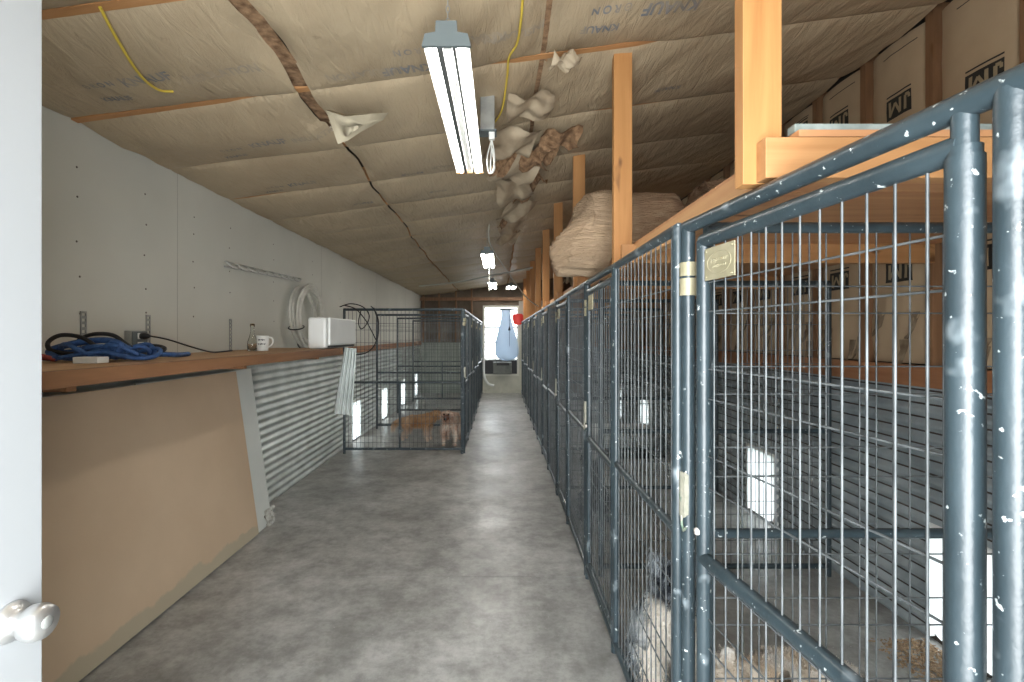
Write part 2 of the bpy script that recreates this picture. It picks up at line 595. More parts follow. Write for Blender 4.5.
for k, y in enumerate(studs):
    w = MB(); w.box((XR + 0.005, y - 0.02, 1.33), (XR + 0.10, y + 0.02, ceil_z(XR) + 0.03)); w.build('stud', WOLD, WR)
    if k == len(studs) - 1: continue
    near = y < 6.5
    ny, nz = (14, 60) if near else (6, 16)
    rows = []
    top = ceil_z(XR) - 0.015
    for i in range(nz + 1):
        z = 1.335 + (top - 1.335) * i / nz
        rows.append([(batt_x(y + 0.024 + (SP - 0.048) * j / ny, z, k), y + 0.024 + (SP - 0.048) * j / ny, z) for j in range(ny + 1)])
    b = MB().quadgrid(rows[::-1], True).build('kraft_batt', m_kraft, WR)
    if 1.0 < y < 5.2:
        for z0 in (1.82, 2.60 + .24 * (y + SP / 2 - 2.14)):
            yc = y + SP * (0.47 + 0.06 * math.sin(k * 2.1))
            hw, hh = 0.082, 0.055
            m = MB()
            for i in range(8):
                for j in range(6):
                    q = []
                    for (di, dj) in ((0, 0), (1, 0), (1, 1), (0, 1)):
                        yy, zz = yc - hw + 2 * hw * (i + di) / 8, z0 - hh + 2 * hh * (j + dj) / 6
                        q.append((batt_x(yy, zz, k) - 0.0025, yy, zz))
                    m.ngon(q[::-1], True)
            yy = yc
            m.quadgrid([[(batt_x(yc - hw + 2 * hw * i / 8, z0 + hh + d, k) - 0.0025, yc - hw + 2 * hw * i / 8, z0 + hh + d) for i in range(9)] for d in (0.014, 0.022)])
            lg = m.build('printed_logo', m_jm, b)
            m = MB()
            # upright letter strokes (u, v) from -1 to 1; seen from the aisle the print stands on its head
            for (u0, v0, u1, v1, tk) in ((-.62, -.62, -.62, .72, .10), (-.62, -.62, -.90, -.62, .10), (-.90, -.62, -.90, -.25, .08),
                                         (-.20, -.72, -.20, .72, .10), (-.20, .72, .22, -.45, .09), (.22, -.45, .64, .72, .09), (.64, .72, .64, -.72, .10)):
                du, dv_ = (u1 - u0) * hw, (v1 - v0) * hh
                ln = math.hypot(du, dv_)
                px_, pz_ = -dv_ / ln * tk * hw, du / ln * tk * hw
                for q in range(4):
                    quad = []
                    for (f_, g_) in ((q / 4, 1), (q / 4, -1), ((q + 1) / 4, -1), ((q + 1) / 4, 1)):
                        uu = u0 * hw + du * f_ + px_ * g_
                        vv = v0 * hh + dv_ * f_ + pz_ * g_
                        yy, zz = yc + uu, z0 - vv
                        quad.append((batt_x(yy, zz, k) - .006, yy, zz))
                    m.ngon(quad)
            m.build('logo_lettering', m_jmk, lg)
        # faint rule lines printed across the paper
        m = MB()
        for zz in (2.30, 2.33, 2.995):
            pts = [(y + 0.09 + 0.22 * i / 10, zz) for i in range(11)]
            m.quadgrid([[(batt_x(a, z_ + d, k) - 0.002, a, z_ + d) for a, z_ in pts] for d in (0, 0.005)])
        m.build('printed_line', m_jm, b)
    if near and y > 0.8:   # torn, hanging paper low on the batt
        m = MB()
        for q in range(5):
            yc, zc = y + R.uniform(.06, .36), R.uniform(1.40, 1.66)
            wd, hg = R.uniform(.03, .07), R.uniform(.07, .16)
            rows = []
            for i in range(7):
                u = i / 6
                rows.append([(batt_x(yc, zc, k) - 0.004 - 0.045 * u * u + 0.012 * noise.noise(Vector((j * 1.7, i * .9, q + k))), yc + (j / 4 - .5) * wd * (1 - 0.75 * u) + 0.02 * u * math.sin(q * 3), zc - hg * u) for j in range(5)])
            m.quadgrid(rows, True)
        m.build('torn_paper', mat('torn_kraft_%d' % k, (0.34, 0.27, 0.18), (0.12, 0.075, 0.04), 9, rough=0.8), b)

# back wall with the window opening
WX0, WX1, WZ0, WZ1 = -0.385, 0.435, 0.49, 2.185
WB = empty('wall_back', (0, YB, 0), kind='structure')
m_brown = mat('brown_board', (0.105, 0.082, 0.058), (0.17, 0.13, 0.095), 3, rough=0.85, bump=0.2)
m_greenish = mat('grey_green_sheet', (0.30, 0.34, 0.29), (0.38, 0.41, 0.36), 3, rough=0.6)
m_cream = mat('cream_board', (0.46, 0.46, 0.38), (0.58, 0.57, 0.48), 4, rough=0.7, extra=[(5, 0.62, (0.34, 0.32, 0.24), 0.1)])
w = MB()
for (x0, x1, z0, z1) in ((XL - .1, WX0, -.1, 3.2), (WX1, XR + .1, -.1, 3.2), (WX0, WX1, -.1, WZ0), (WX0, WX1, WZ1, 3.2)):
    w.box((x0, YB + 0.04, z0), (x1, YB + 0.16, z1))
w.build('sheathing', m_brown, WB)
w = MB(); w.box((XL, YB + 0.0, 0), (-0.62, YB + 0.045, 1.30)); w.build('lower_sheet', m_greenish, WB)
w = MB(); w.box((-0.62, YB, 0), (WX0 - 0.05, YB + 0.045, 1.35)); w.box((WX0 - .05, YB, 0), (WX1 + .05, YB + 0.045, WZ0 - 0.05)); w.box((WX1 + 0.05, YB, 0), (0.75, YB + 0.045, 2.18)); w.build('cream_panel', m_cream, WB)
w = MB(); w.box((0.48, YB - 0.006, 1.7), (1.4, YB + 0.045, 2.42)); w.build('pale_panel', mat('pale_grey_board', (0.34, 0.32, 0.27), rough=0.8), WB)
for x in (-1.95, -1.55, -1.12, -0.72, 0.78, 1.2, 1.6):
    w = MB(); w.box((x - 0.02, YB - 0.05, 1.30), (x + 0.02, YB + 0.045, ceil_z(x))); w.build('stud', WOLD, WB)
w = MB(); w.box((XL, YB - 0.06, 2.36), (XR, YB + 0.04, 2.44)); w.build('plate_beam', WOLD, WB)

w1 = empty('window_1', (0, YB, WZ0), kind='structure')
f = MB()
e = 0.05
f.box((WX0 - e, YB - 0.025, WZ0 - e), (WX0, YB + 0.16, WZ1 + e)); f.box((WX1, YB - 0.025, WZ0 - e), (WX1 + e, YB + 0.16, WZ1 + e))
f.box((WX0, YB - 0.025, WZ1), (WX1, YB + 0.16, WZ1 + e)); f.box((WX0, YB - 0.025, WZ0 - e), (WX1, YB + 0.16, WZ0))
fr = f.build('window_frame', mat('cream_window_paint', (0.66, 0.65, 0.57), rough=0.6), w1)
f = MB()
m_sash = mat('sash_paint', (0.45, 0.46, 0.44), rough=0.6)
f.box((WX0, YB + .05, 1.66), (WX1, YB + .10, 1.705)); f.box((WX0, YB + .05, 1.28), (WX1, YB + .10, 1.32)); f.box((WX0, YB + .05, 0.83), (WX1, YB + .11, 0.87))
f.build('sash_rail', m_sash, w1)
f = MB()
for z in (1.08, 1.50, 1.90):
    f.box((WX0, YB + .065, z - .006), (WX1, YB + .085, z + .006))
for x in (-0.12, 0.16):
    f.box((x - .006, YB + .065, .85), (x + .006, YB + .085, WZ1))
f.build('muntin', m_sash, w1)
f = MB(); f.box((WX0, YB + .073, .85), (WX1, YB + .077, WZ1)); f.build('pane', m_glass, w1)
f = MB(); f.box((WX0, YB + .05, WZ0), (WX0 + .215, YB + .09, 0.835)); f.box((WX1 - .145, YB + .05, WZ0), (WX1, YB + .09, 0.835)); f.box((WX0 + .2, YB + .05, .79), (WX1 - .13, YB + .09, .835)); f.build('blanking_panel', m_black, w1)
ac = empty('window_air_conditioner', (0.03, YB, WZ0), 'dark window air conditioner at the bottom of the far window', 'air conditioner')
f = MB(); f.box((WX0 + .21, YB - .16, WZ0 + .005), (WX1 - .14, YB + .35, 0.80), bev=0.012); f.build('casing', mat('ac_grey', (0.10, 0.11, 0.10), (0.16, 0.17, 0.15), 9, rough=0.6), ac)
f = MB()
for i in range(7):
    f.box((WX0 + .24, YB - .170, WZ0 + .03 + i * .026), (WX1 - .30, YB - .155, WZ0 + .042 + i * .026))
f.build('grille', mat('ac_grille', (0.2, 0.21, 0.19), rough=0.6), ac)
f = MB(); f.box((WX0 + .30, YB - .17, 0.72), (WX1 - .2, YB - .155, 0.78)); f.build('air_outlet', m_black, ac)

# front wall round the doorway the camera stands in
DX0, DX1 = -0.90, 0.55  # unseen opening widened to let more daylight onto the leaning boards
w = MB()
for (x0, x1, z0, z1) in ((XL - .1, DX0, -.1, 3.2), (DX1, XR + .1, -.1, 3.2), (DX0, DX1, 2.15, 3.2)):
    w.box((x0, YF - 0.12, z0), (x1, YF, z1))
w.build('wall_front', m_drywall, kind='structure')
d1 = empty('door_1', (-0.88, -0.12, 0), kind='structure')
f = MB(); f.box((-0.905, -0.12, 0.012), (-0.863, 0.905, 2.135), bev=0.002); f.build('door_leaf', m_door, d1)
f = MB()
kz, ky = 0.975, 0.845
f.lathe([(0.0, 0), (0.034, 0), (0.034, 0.006), (0.022, 0.012), (0.016, 0.02), (0.018, 0.028), (0.029, 0.036), (0.031, 0.052), (0.027, 0.064), (0.0, 0.067)], (-0.863, ky, kz), 28, 'x')
kb = f.build('door_knob', m_chrome, d1)
f = MB(); f.lathe([(0.0, 0.0685), (0.010, 0.0685), (0.011, 0.066)], (-0.863, ky, kz), 16, 'x'); f.build('turn_button', m_steel, kb)

# ceiling: sloped deck, purlins, sagging insulation
CE = empty('ceiling', (0, 6, 2.78), kind='structure')
w = MB()
p = [(x, y, ceil_z(x) + dz) for dz in (0.12, 0.2) for (x, y) in ((XL - .15, YF - .15), (XR + .15, YF - .15), (XR + .15, YB + .2), (XL - .15, YB + .2))]
for q in ((3, 2, 1, 0), (4, 5, 6, 7), (0, 1, 5, 4), (1, 2, 6, 5), (2, 3, 7, 6), (3, 0, 4, 7)):
    w.ngon([p[i] for i in q])
w.build('roof_deck', m_dark, CE)
w = MB()
for (sx, wid, ya, yb) in ((-0.93, 0.055, YF, 3.0), (0.2, 0.03, YF, 7)):
    w.quadgrid([[(sx - wid, ya, ceil_z(sx) + 0.006), (sx + wid, ya, ceil_z(sx) + 0.006)], [(sx - wid, yb, ceil_z(sx) + 0.006), (sx + wid, yb, ceil_z(sx) + 0.006)]][::-1])
w.build('exposed_fibre', m_fibre, CE)
PURL = [1.63 + 0.66 * k for k in range(-3, 17)]


def purlin_edge(x, k):
    """how far the paper laps below (negative) or stops above the purlin face"""
    e = noise.noise(Vector((x * 1.3 + k * 5.3, k * 2.2, 0.7))) * 0.022 - 0.008
    if k == 3 and x < -1.0: e = 0.018 * min(1, (-1.0 - x) * 5)
    if k == 4: e = 0.016 * max(min(1, (-1.15 - x) * 4), min(1, (x + .05) * 6, (.75 - x) * 6), -.5)
    return e


def seam_x(y, j):
    base = (-0.86 - 0.030 * min(y, 7)) if j == 0 else (0.20 + 0.0 * y)
    return base + 0.03 * noise.noise(Vector((y * 1.7, j * 9.1, 2.2)))


def sag(x, y, k, ya, yb, dist):
    t_ = max(0.0, min(1.0, (y - ya) / (yb - ya)))
    bow = math.sin(math.pi * t_) ** 0.55
    s = (0.034 + 0.014 * noise.noise(Vector((x * .9, k * 3.1, 5.0)))) * min(1.0, .25 + (x - XL) / .5)
    wr = noise.noise(Vector((x * 9 + y * 5, y * 2.5 - x * 1.5, k * 1.3)))
    wr2 = noise.noise(Vector((x * 22 + y * 12, y * 5 - x * 3, k * 2.3 + 7)))
    bulge = noise.noise(Vector((x * 2.2, y * 2.2, k + 3.3)))
    e = (purlin_edge(x, k) * (1 - t_) + purlin_edge(x, k + 1) * t_)
    edge = math.exp(-((dist / 0.05) ** 2)) * 0.035 * bow * bow
    return ceil_z(x) + e * (1 - bow) - s * bow - bow * (0.012 * bulge + 0.010 * wr) - (0.3 + .7 * bow) * 0.004 * wr2 + edge


def lane_bounds(y):
    a, b = seam_x(y, 0), seam_x(y, 1)
    wa = 0.030 if y < 2.6 else 0.008
    wb = 0.012
    return [(XL + 0.004, a - wa), (a + wa, b - wb), (b + wb, XR - 0.01)]


def batt_z(x, y):
    k = 0
    while k < len(PURL) - 2 and y > PURL[k + 1]: k += 1
    for (a, b) in lane_bounds(y):
        if a <= x <= b:
            return sag(x, y, k, PURL[k], PURL[k + 1], min(abs(x - a) if a > -2 else 9, abs(b - x) if b < 2 else 9))
    return ceil_z(x)


BATTS = {}
for k in range(len(PURL)):
    y = PURL[k]
    if YF < y < YB:
        w = MB()
        zz = 0.0
        p = [(x, y + dy, ceil_z(x) + dz) for dz in (0.0, 0.1) for (x, dy) in ((XL, -.019), (XR, -.019), (XR, .019), (XL, .019))]
        for q in ((3, 2, 1, 0), (4, 5, 6, 7), (0, 1, 5, 4), (1, 2, 6, 5), (2, 3, 7, 6), (3, 0, 4, 7)):
            w.ngon([p[i] for i in q])
        w.build('purlin', WX, CE)
    ya = y
    yb = PURL[k + 1] if k + 1 < len(PURL) else YB + 0.02
    if ya > YB: continue
    res = 0.022 if ya < 4.5 else (0.035 if ya < 7 else 0.06)
    ny = max(6, int((yb - ya) / res))
    for j in range(3):
        lanes = [lane_bounds(ya + (yb - ya) * i / ny) for i in range(ny + 1)]
        nx = max(6, int((lanes[0][j][1] - lanes[0][j][0]) / res))
        rows = []
        for i in range(ny + 1):
            yy = ya + (yb - ya) * i / ny
            a, b = lanes[i][j]
            row = []
            for q in range(nx + 1):
                x = a + (b - a) * q / nx
                dist = min(x - a if j > 0 else 9, b - x if j < 2 else 9)
                row.append((x, yy, sag(x, yy, k, ya, yb, dist)))
            rows.append(row)
        BATTS[(k, j)] = MB().quadgrid(rows, True).build('insulation_batt', m_batt, CE)


def ceil_hit(px, py):
    """point of the ceiling plane seen at a pixel"""
    u, w_ = (px - PX) / F, -(py - PY) / F
    d = (2.78 - CAMZ - 0.05) / (w_ - 0.138 * u)
    return u * d, d


def print_text(px, py, s, size, flip, m=m_ink, name='printed_lettering', slant=0.0):
    x0, y0 = ceil_hit(px, py)
    vs, fs = text_mesh(s, size, size * 0.03)
    # split long polygons a little so they follow the paper
    b = MB()
    sg = -1 if flip else 1
    for v_ in vs:
        x, y = x0 + sg * v_.x * .72, y0 - sg * (v_.y + slant * v_.x)
        b.v.append((x, y, batt_z(x, y) - 0.005))
    for f_ in fs:
        b.f.append(f_[::-1]); b.sm.append(False)
    k = max(i for i in range(len(PURL)) if PURL[i] <= y0)
    j = 0 if x0 < seam_x(y0, 0) else (1 if x0 < seam_x(y0, 1) else 2)
    b.build(name, m, BATTS[(k, j)])


for (px, py, s, sz, fl_, mm) in (
        (146, 83, 'KNAUF', .085, False, m_ink), (222, 78, 'INSULATION', .075, False, m_ink2), (98, 89, '⊙ R O N', .045, False, m_ink), (118, 103, 'KNAUF', .055, False, m_ink),
        (268, 144, 'KNAUF', .085, False, m_ink), (318, 138, 'INSULATION', .07, False, m_ink2), (231, 151, '⊙ R O N', .045, False, m_ink), (237, 159, 'KNAUF', .055, False, m_ink),
        (303, 186, 'KNAUF', .085, False, m_ink), (275, 190, '⊙ R O N', .045, False, m_ink), (275, 195, 'KNAUF', .055, False, m_ink),
        (408, 74, 'KNAUF', .10, True, m_ink), (363, 79, 'INSULATION', .08, True, m_ink2), (412, 54, '⊙ R O N', .06, True, m_ink), (479, 42, 'KNAUF', .10, True, m_ink2), (510, 38, 'INSULATION', .07, True, m_ink2),
        (412, 176, 'KNAUF', .07, True, m_ink), (438, 192, 'KNAUF', .06, True, m_ink), (363, 205, 'KNAUF', .07, True, m_ink), (445, 167, 'KNAUF', .08, True, m_ink2),
        (600, 31, 'KNAUF', .07, True, m_ink), (612, 12, '⊙ R O N', .06, True, m_ink), (672, 9, 'KNAUF', .10, True, m_ink), (668, 92, 'KNAUF', .06, True, m_ink), (300, 152, 'R-19', .03, False, m_ink2)):
    print_text(px, py, s, sz, fl_, mm)


def crumple(c, u, v, nrm, seed, amp=0.06, n=16, fr=3.0, taper=0.0):
    """a folded scrap of facing: grid over u, v bulging along nrm"""
    c, u, v, nrm = Vector(c), Vector(u), Vector(v), Vector(nrm)
    rows = []
    for i in range(n + 1):
        row = []
        for j in range(n + 1):
            a, b = i / n - .5, j / n - .5
            k_ = 1 - taper * (i / n)
            h = noise.noise(Vector((a * fr, b * fr, seed))) + 0.5 * abs(noise.noise(Vector((a * fr * 2.3, b * fr * 2.3, seed + 5))))
            e = 0.12 * noise.noise(Vector((a * 4, b * 4, seed + 11)))
            row.append(c + u * (a + e) + v * ((b + e) * k_) + nrm * (amp * h))
        rows.append(row)
    return rows


m_flap = mat('loose_facing', (0.42, 0.34, 0.235), (0.27, 0.205, 0.135), 5, rough=0.7, bump=0.3, bscale=20)
# pale torn flap beside the long seam
fx = [at(326, 112, 2.2), at(338, 141, 2.35), at(348, 137, 2.35), at(389, 114, 2.3), at(372, 118, 2.2), at(345, 117, 2.15)]
b = MB()
cen = sum((Vector(q) for q in fx), Vector()) / len(fx) + Vector((0, 0, -0.02))
ring = fx
rows = []
for i in range(7):
    u = i / 6
    rows.append([cen.lerp(q, u) + Vector((0, 0, 0.02 * math.sin(u * 9 + n_ * 1.3))) for n_, q in enumerate(ring)])
b.quadgrid(rows, True, wrap=True)
b.build('torn_flap', mat('pale_torn_facing', (0.50, 0.44, 0.32), (0.42, 0.36, 0.25), 8, rough=0.75), CE)
# the crumpled run where batts meet above the aisle
def loose_sheet(px, py, d, su, sv, hang, tilt, mm, sd, yaw=0.0):
    """a batt end that has come away: one long edge still on the ceiling, the other sagging in soft folds"""
    p_ = at(px, py, d)
    rows = []
    n = 22
    cy, sy = math.cos(yaw), math.sin(yaw)
    for i in range(n + 1):
        row = []
        for j in range(n + 1):
            a, b_ = i / n - .5, j / n - .5
            e = 0.10 * noise.noise(Vector((a * 3, b_ * 3, sd + 11.3)))
            x, y = su * (a + e), sv * (b_ + e * .8)
            x, y = p_.x + x * cy - y * sy, p_.y + x * sy + y * cy
            u = (b_ + .5)
            fold = .022 * math.sin(9 * a + 3.5 * b_ + sd) + .018 * noise.noise(Vector((a * 3.1, b_ * 4, sd))) + .012 * abs(noise.noise(Vector((a * 9, b_ * 5, sd + 3))))
            dep = .02 + .7 * hang * (math.sin(u * math.pi * .62) ** 1.5) * (1 + tilt * a) + fold
            row.append((x, y, ceil_z(x) - .045 - max(0, dep)))
        rows.append(row)
    return MB().quadgrid(rows, True).build('loose_facing', mm, CE)


for (px, py, d, su, sv, hg, tl_, mm, sd, yw) in (
        (531, 128, 2.62, .24, .24, .03, .2, m_flap, 11, .0), (510, 178, 3.05, .34, .30, .09, -.6, m_flap, 1, .3), (528, 196, 3.35, .22, .24, .10, .5, m_fibre, 2, -.3),
        (516, 206, 3.45, .34, .34, .12, .4, m_flap, 3, .4), (514, 226, 4.0, .28, .40, .12, -.5, m_flap, 4, -.2), (524, 222, 4.15, .16, .40, .07, .3, m_fibre, 5, .1), (516, 240, 4.7, .30, .46, .12, .5, m_flap, 6, .25),
        (511, 254, 5.35, .26, .5, .10, -.4, m_flap, 7, -.1), (508, 263, 6.0, .24, .5, .08, .4, m_flap, 8, .2), (560, 172, 3.12, .26, .22, .05, .0, m_fibre, 9, .0), (546, 182, 3.35, .12, .2, .06, .0, m_fibre, 10, .2),
        (566, 62, 2.22, .14, .10, .02, .3, m_flap, 12, .1), (505, 196, 3.3, .10, .36, .10, .2, m_fibre, 15, .5), (536, 206, 3.7, .10, .3, .08, .2, m_fibre, 16, -.4), (505, 246, 5.0, .08, .5, .08, .2, m_fibre, 17, .2)):
    loose_sheet(px, py, d, su, sv, hg, tl_, mm, sd, yw)

# ------------------------------------------------------------------ kennel panels
TR = 0.0165
ZT, ZB, ZM = 1.80, 0.06, 0.89
WIRES_Z = [0.14, 0.22, 0.38, 0.46, 0.62, 0.70, 0.83, 1.06, 1.147, 1.305, 1.387, 1.545, 1.625]
WR_ = 0.0025


def wires(mb, P, u0, u1, z0, z1, n=None, r=WR_, side=0.0):
    """P(u, z) -> world point; welded grid of vertical and horizontal wires"""
    n = n or max(2, round((u1 - u0) / 0.0508))
    for i in range(1, n):
        u = u0 + (u1 - u0) * i / n
        mb.path([P(u, z0), P(u, z1)], r, 5, cap=False)
    for z in WIRES_Z:
        if z0 + 0.03 < z < z1 - 0.03:
            mb.path([P(u0, z, 0.004), P(u1, z, 0.004)], r, 5, cap=False)


def panel(name, label, cat, p0, p1, group, gate=None, mids=(), low_mids=(), rail=True, plate=True, clamps=True, thick=1.0, latch=True):
    """tube frame panel from p0 to p1 (x, y); gate = (u0, u1); every rail and post a part"""
    p0, p1 = Vector((p0[0], p0[1], 0)), Vector((p1[0], p1[1], 0))
    L = (p1 - p0).length
    dr = (p1 - p0) / L
    nr = Vector((dr.y, -dr.x, 0))          # for a run down the aisle (+y) this looks to +x

    def P(u, z, s=0.0):
        q = p0 + dr * u + nr * s
        return Vector((q.x, q.y, z))
    root = empty(name, ((p0 + p1) / 2), label, cat, group)
    tr = TR * thick
    for u in (0, L):
        b = MB().tube(P(u, 0.0), P(u, ZT + 0.002), tr, 14)
        b.build('post', m_tube, root)
    for u in mids:
        MB().tube(P(u, ZB), P(u, ZT), tr, 14).build('post', m_tube, root)
    for u in low_mids:
        MB().tube(P(u, ZB), P(u, ZM), tr * .8, 12).build('short_post', m_tube, root)
    MB().tube(P(-tr * .6, ZT), P(L + tr * .6, ZT), tr, 14).build('top_rail', m_tube, root)
    MB().tube(P(0, ZB), P(L, ZB), tr, 12).build('bottom_rail', m_tube, root)
    spans = []
    if gate:
        g0, g1 = gate
        if g0 > 0.2: spans.append((0, mids[0] if mids else g0))
        if g1 < L - 0.2: spans.append((mids[-1] if mids else g1, L))
    else:
        spans.append((0, L))
    for (a, c) in spans:
        if rail: MB().tube(P(a, ZM), P(c, ZM), tr * .9, 12).build('middle_rail', m_tube, root)
        b = MB(); wires(b, P, a, c, ZB, ZT); b.build('wire_mesh', m_wire, root)
    if gate:
        g0, g1 = gate
        gr = MB()
        ztop, zbot = 1.742, 0.105
        for u in (g0, g1):
            gr.tube(P(u, zbot), P(u, ztop + (0 if u == g1 else 0)), tr, 14)
        gr.tube(P(g0, ztop), P(g1, ztop), tr, 14)
        gr.tube(P(g0, zbot), P(g1, zbot), tr, 12)
        gt = gr.build('gate', m_tube, root)
        MB().tube(P(g0, 0.862), P(g1, 0.862), tr, 14).build('gate_rail', m_tube, gt)
        b = MB(); wires(b, P, g0, g1, zbot, ztop); b.build('wire_mesh', m_wire, gt)
        # hinge pins: inner pipes that run up to the top rail and down to the bottom one
        MB().tube(P(g0, 0.0), P(g0, zbot + .05), tr * 1.0, 12).build('hinge_pipe', m_tube, gt)
        MB().tube(P(g0, ztop - 0.05), P(g0, ZT), tr * .8, 12).build('hinge_pipe', m_tube, gt)
        b = MB(); b.tube(P(g0, 0.12), P(g0, 1.728), tr * 1.12, 16); b.build('hinge_sleeve', m_tube, gt)
        if latch:
            b = MB()
            hz = 1.0
            s = -1 if nr.x > 0 or nr.y > 0 else 1
            sd = -0.02 * thick
            c0 = P(L, 0)
            # folded plate clamped on the post, hook at its foot
            for q in range(2):
                pass
            prof = [(-.017, -.005), (-.019, -.021), (.0, -.024), (.019, -.021), (.019, -.002)]
            zs = [(hz - .055, .55), (hz - .045, 1.0), (hz + .07, 1.0), (hz + .078, .7)]
            rows = [[P(L + a * k_, z, d_ - 0.001) for (a, d_) in prof] for (z, k_) in zs]
            rows2 = [[P(L + a * k_ * .85, z, d_ * .85 + .001) for (a, d_) in prof] for (z, k_) in zs]
            b.quadgrid(rows, False); b.quadgrid([r_[::-1] for r_ in rows2], False)
            b.path([P(L - .002, hz - .05, -.022), P(L - .012, hz - .075, -.026), P(L - .022, hz - .088, -.026), P(L - .03, hz - .078, -.024)], .004, 6)
            lt = b.build('latch_plate', m_latch, root)
            b = MB()
            q = P(g1, 0.935, -tr - .001)
            b.lathe([(0.0, -.006), (.008, -.006), (.010, -.002), (.010, .004)], q, 14, 'x')
            b.build('latch_bolt', mat('dull_bolt', (.55, .50, .46), rough=.5) if 'dull_bolt' not in bpy.data.materials else bpy.data.materials['dull_bolt'], gt)
        if plate:
            ua, ub = g1 - .155, g1 - .022
            z0, z1 = 1.628, 1.714
            s0 = -0.006
            b = MB()
            for (q0, q1) in ((s0, s0 - .004),):
                c8 = [P(ua, z0, q0), P(ub, z0, q0), P(ub, z1, q0), P(ua, z1, q0), P(ua, z0, q1), P(ub, z0, q1), P(ub, z1, q1), P(ua, z1, q1)]
                for q in ((0, 3, 2, 1), (4, 5, 6, 7), (0, 1, 5, 4), (1, 2, 6, 5), (2, 3, 7, 6), (3, 0, 4, 7)):
                    b.ngon([c8[i] for i in q])
            uc, zc = (ua + ub) / 2, (z0 + z1) / 2
            b.path([P(uc + .054 * math.cos(a * math.pi / 12), zc + .029 * math.sin(a * math.pi / 12), s0 - .004) for a in range(24)], .0016, 5, closed=True)
            for (du, dz) in ((-.058, -.035), (.058, -.035), (-.058, .035), (.058, .035)):
                b.ball(P(uc + du, zc + dz, s0 - .004), .0035, 1)
            pl = b.build('name_plate', m_brass, gt)
            # raised script inside the oval, worn past reading
            b = MB()
            for (zo, ww, ph) in ((.007, .076, 0.4), (-.009, .066, 2.1)):
                pts = []
                for i in range(49):
                    a = i / 48
                    pts.append(P(uc + ww * (a - .5), zc + zo + .0045 * math.sin(a * 44 + ph) * (0.7 + .3 * math.sin(a * 9 + ph)), s0 - .0045))
                b.path(pts, .0016, 5)
            b.build('raised_script', m_brass, pl)
    if clamps:
        b = MB()
        for (z, w_) in ((1.674, .020), (1.622, .025)):
            b.path([P(L, z - w_, 0), P(L, z + w_, 0)], tr * 1.28, 16)
            b.path([P(L, z - w_, 0), P(L, z + w_, 0)], tr * 1.05, 16)
        b.box((-.012, -.02, -.02), (.012, .0, .02), Matrix.Translation(P(L + .03, 1.622, 0)))
        b.build('panel_clamp', m_brass, root)
    return root


GR = 'front panels of the kennel row beside the loft'
ords = ['first', 'second', 'third', 'fourth', 'fifth', 'sixth', 'seventh', 'last']
XFr = 0.535
# nearest panel stands a little out of line, its gate beside the camera
u_near = 1.50
far0 = Vector((0.557, 1.42, 0))
dv = Vector((0.12, -1, 0)).normalized()
near0 = far0 + dv * u_near
panel('kennel_front_panel', 'nearest blue-grey kennel panel with its gate and cream name plate close to the camera', 'kennel panel',
      near0, far0, GR, gate=(u_near - 0.757, u_near - 0.085), mids=(u_near - 0.815,), thick=1.18)
for k in range(1, 8):
    y0 = 1.445 + 1.523 * (k - 1)
    lab = '%s kennel front panel from the camera in the long row below the loft' % ords[k]
    if k == 1: lab = 'second kennel front panel in the long row, right in front of the merle dog'
    if k == 7: lab = 'last kennel front panel of the long row, beside the far wall'
    panel('kennel_front_panel', lab, 'kennel panel', (XFr, y0), (XFr, y0 + 1.478), GR, gate=(0.80, 1.435), mids=(0.765,))
for k in range(7):
    y0 = 1.43 + 1.523 * k
    panel('kennel_divider', '%s cross divider from the camera between kennels of the long row' % ords[k], 'kennel panel',
          (0.622, y0), (2.02, y0), 'dividers of the long kennel row', clamps=False)
# row by the drywall
GL = 'panels of the kennel row along the drywall wall'
LY = [6.0, 7.59, 9.12, 10.76]
for k, y in enumerate(LY):
    lab = ['end panel of the short kennel row, facing the camera before the tan dogs', 'second cross panel of the short kennel row, right behind the tan dogs',
           'third cross panel of the short kennel row by the drywall', 'rearmost cross panel of the short kennel row by the drywall'][k]
    panel('kennel_divider', lab, 'kennel panel', (-1.945, y), (-0.475, y), GL, clamps=False,
          low_mids=((0.69,) if k == 0 else ((0.65,) if k == 3 else ())))
LYE = [6.02, 7.57, 9.11, 10.66, 12.15]
for k in range(4):
    panel('kennel_front_panel', '%s aisle panel of the short kennel row by the drywall' % ['nearest', 'second', 'third', 'farthest'][k], 'kennel panel',
          (-0.455, LYE[k + 1] - .01), (-0.455, LYE[k] + .012), GL, gate=(0.80, 1.43), mids=(0.765,))

# ------------------------------------------------------------------ loft over the long kennel row
loft = empty('storage_loft', (1.3, 5, 1.83), 'pine storage loft on posts above the long kennel row', 'loft')
PY_ = [1.10, 2.345, 3.64, 4.95, 6.25, 7.55, 8.85, 10.15, 11.45]
for i, y in enumerate(PY_):
    x0 = 0.557
    MB().box((x0, y, 1.826), (x0 + 0.089, y + 0.04, ceil_z(0.6) + 0.005), bev=.002).build('post', WZ, loft)
    MB().box((x0 + 0.03, y - 0.04, 1.828), (2.09, y - 0.001, 1.918), bev=.002).build('joist', WX, loft)
for i in range(len(PY_) - 1):
    MB().box((0.647, PY_[i] + .002, 1.83), (0.685, PY_[i + 1] - .045, 1.917), bev=.002).build('rim_board', WY, loft)
for i in range(len(PY_) - 1):
    for q in range(3):
        ya = PY_[i] - .04 + (PY_[i + 1] - PY_[i]) * q / 3
        yb = PY_[i] - .04 + (PY_[i + 1] - PY_[i]) * (q + 1) / 3 - .004
        MB().box((0.66, ya, 1.919), (2.095, yb, 1.934)).build('deck_board', WPLY, loft)
b = MB(); b.box((0.66, 1.075, 1.936), (2.05, 1.105, 1.955), bev=.004)
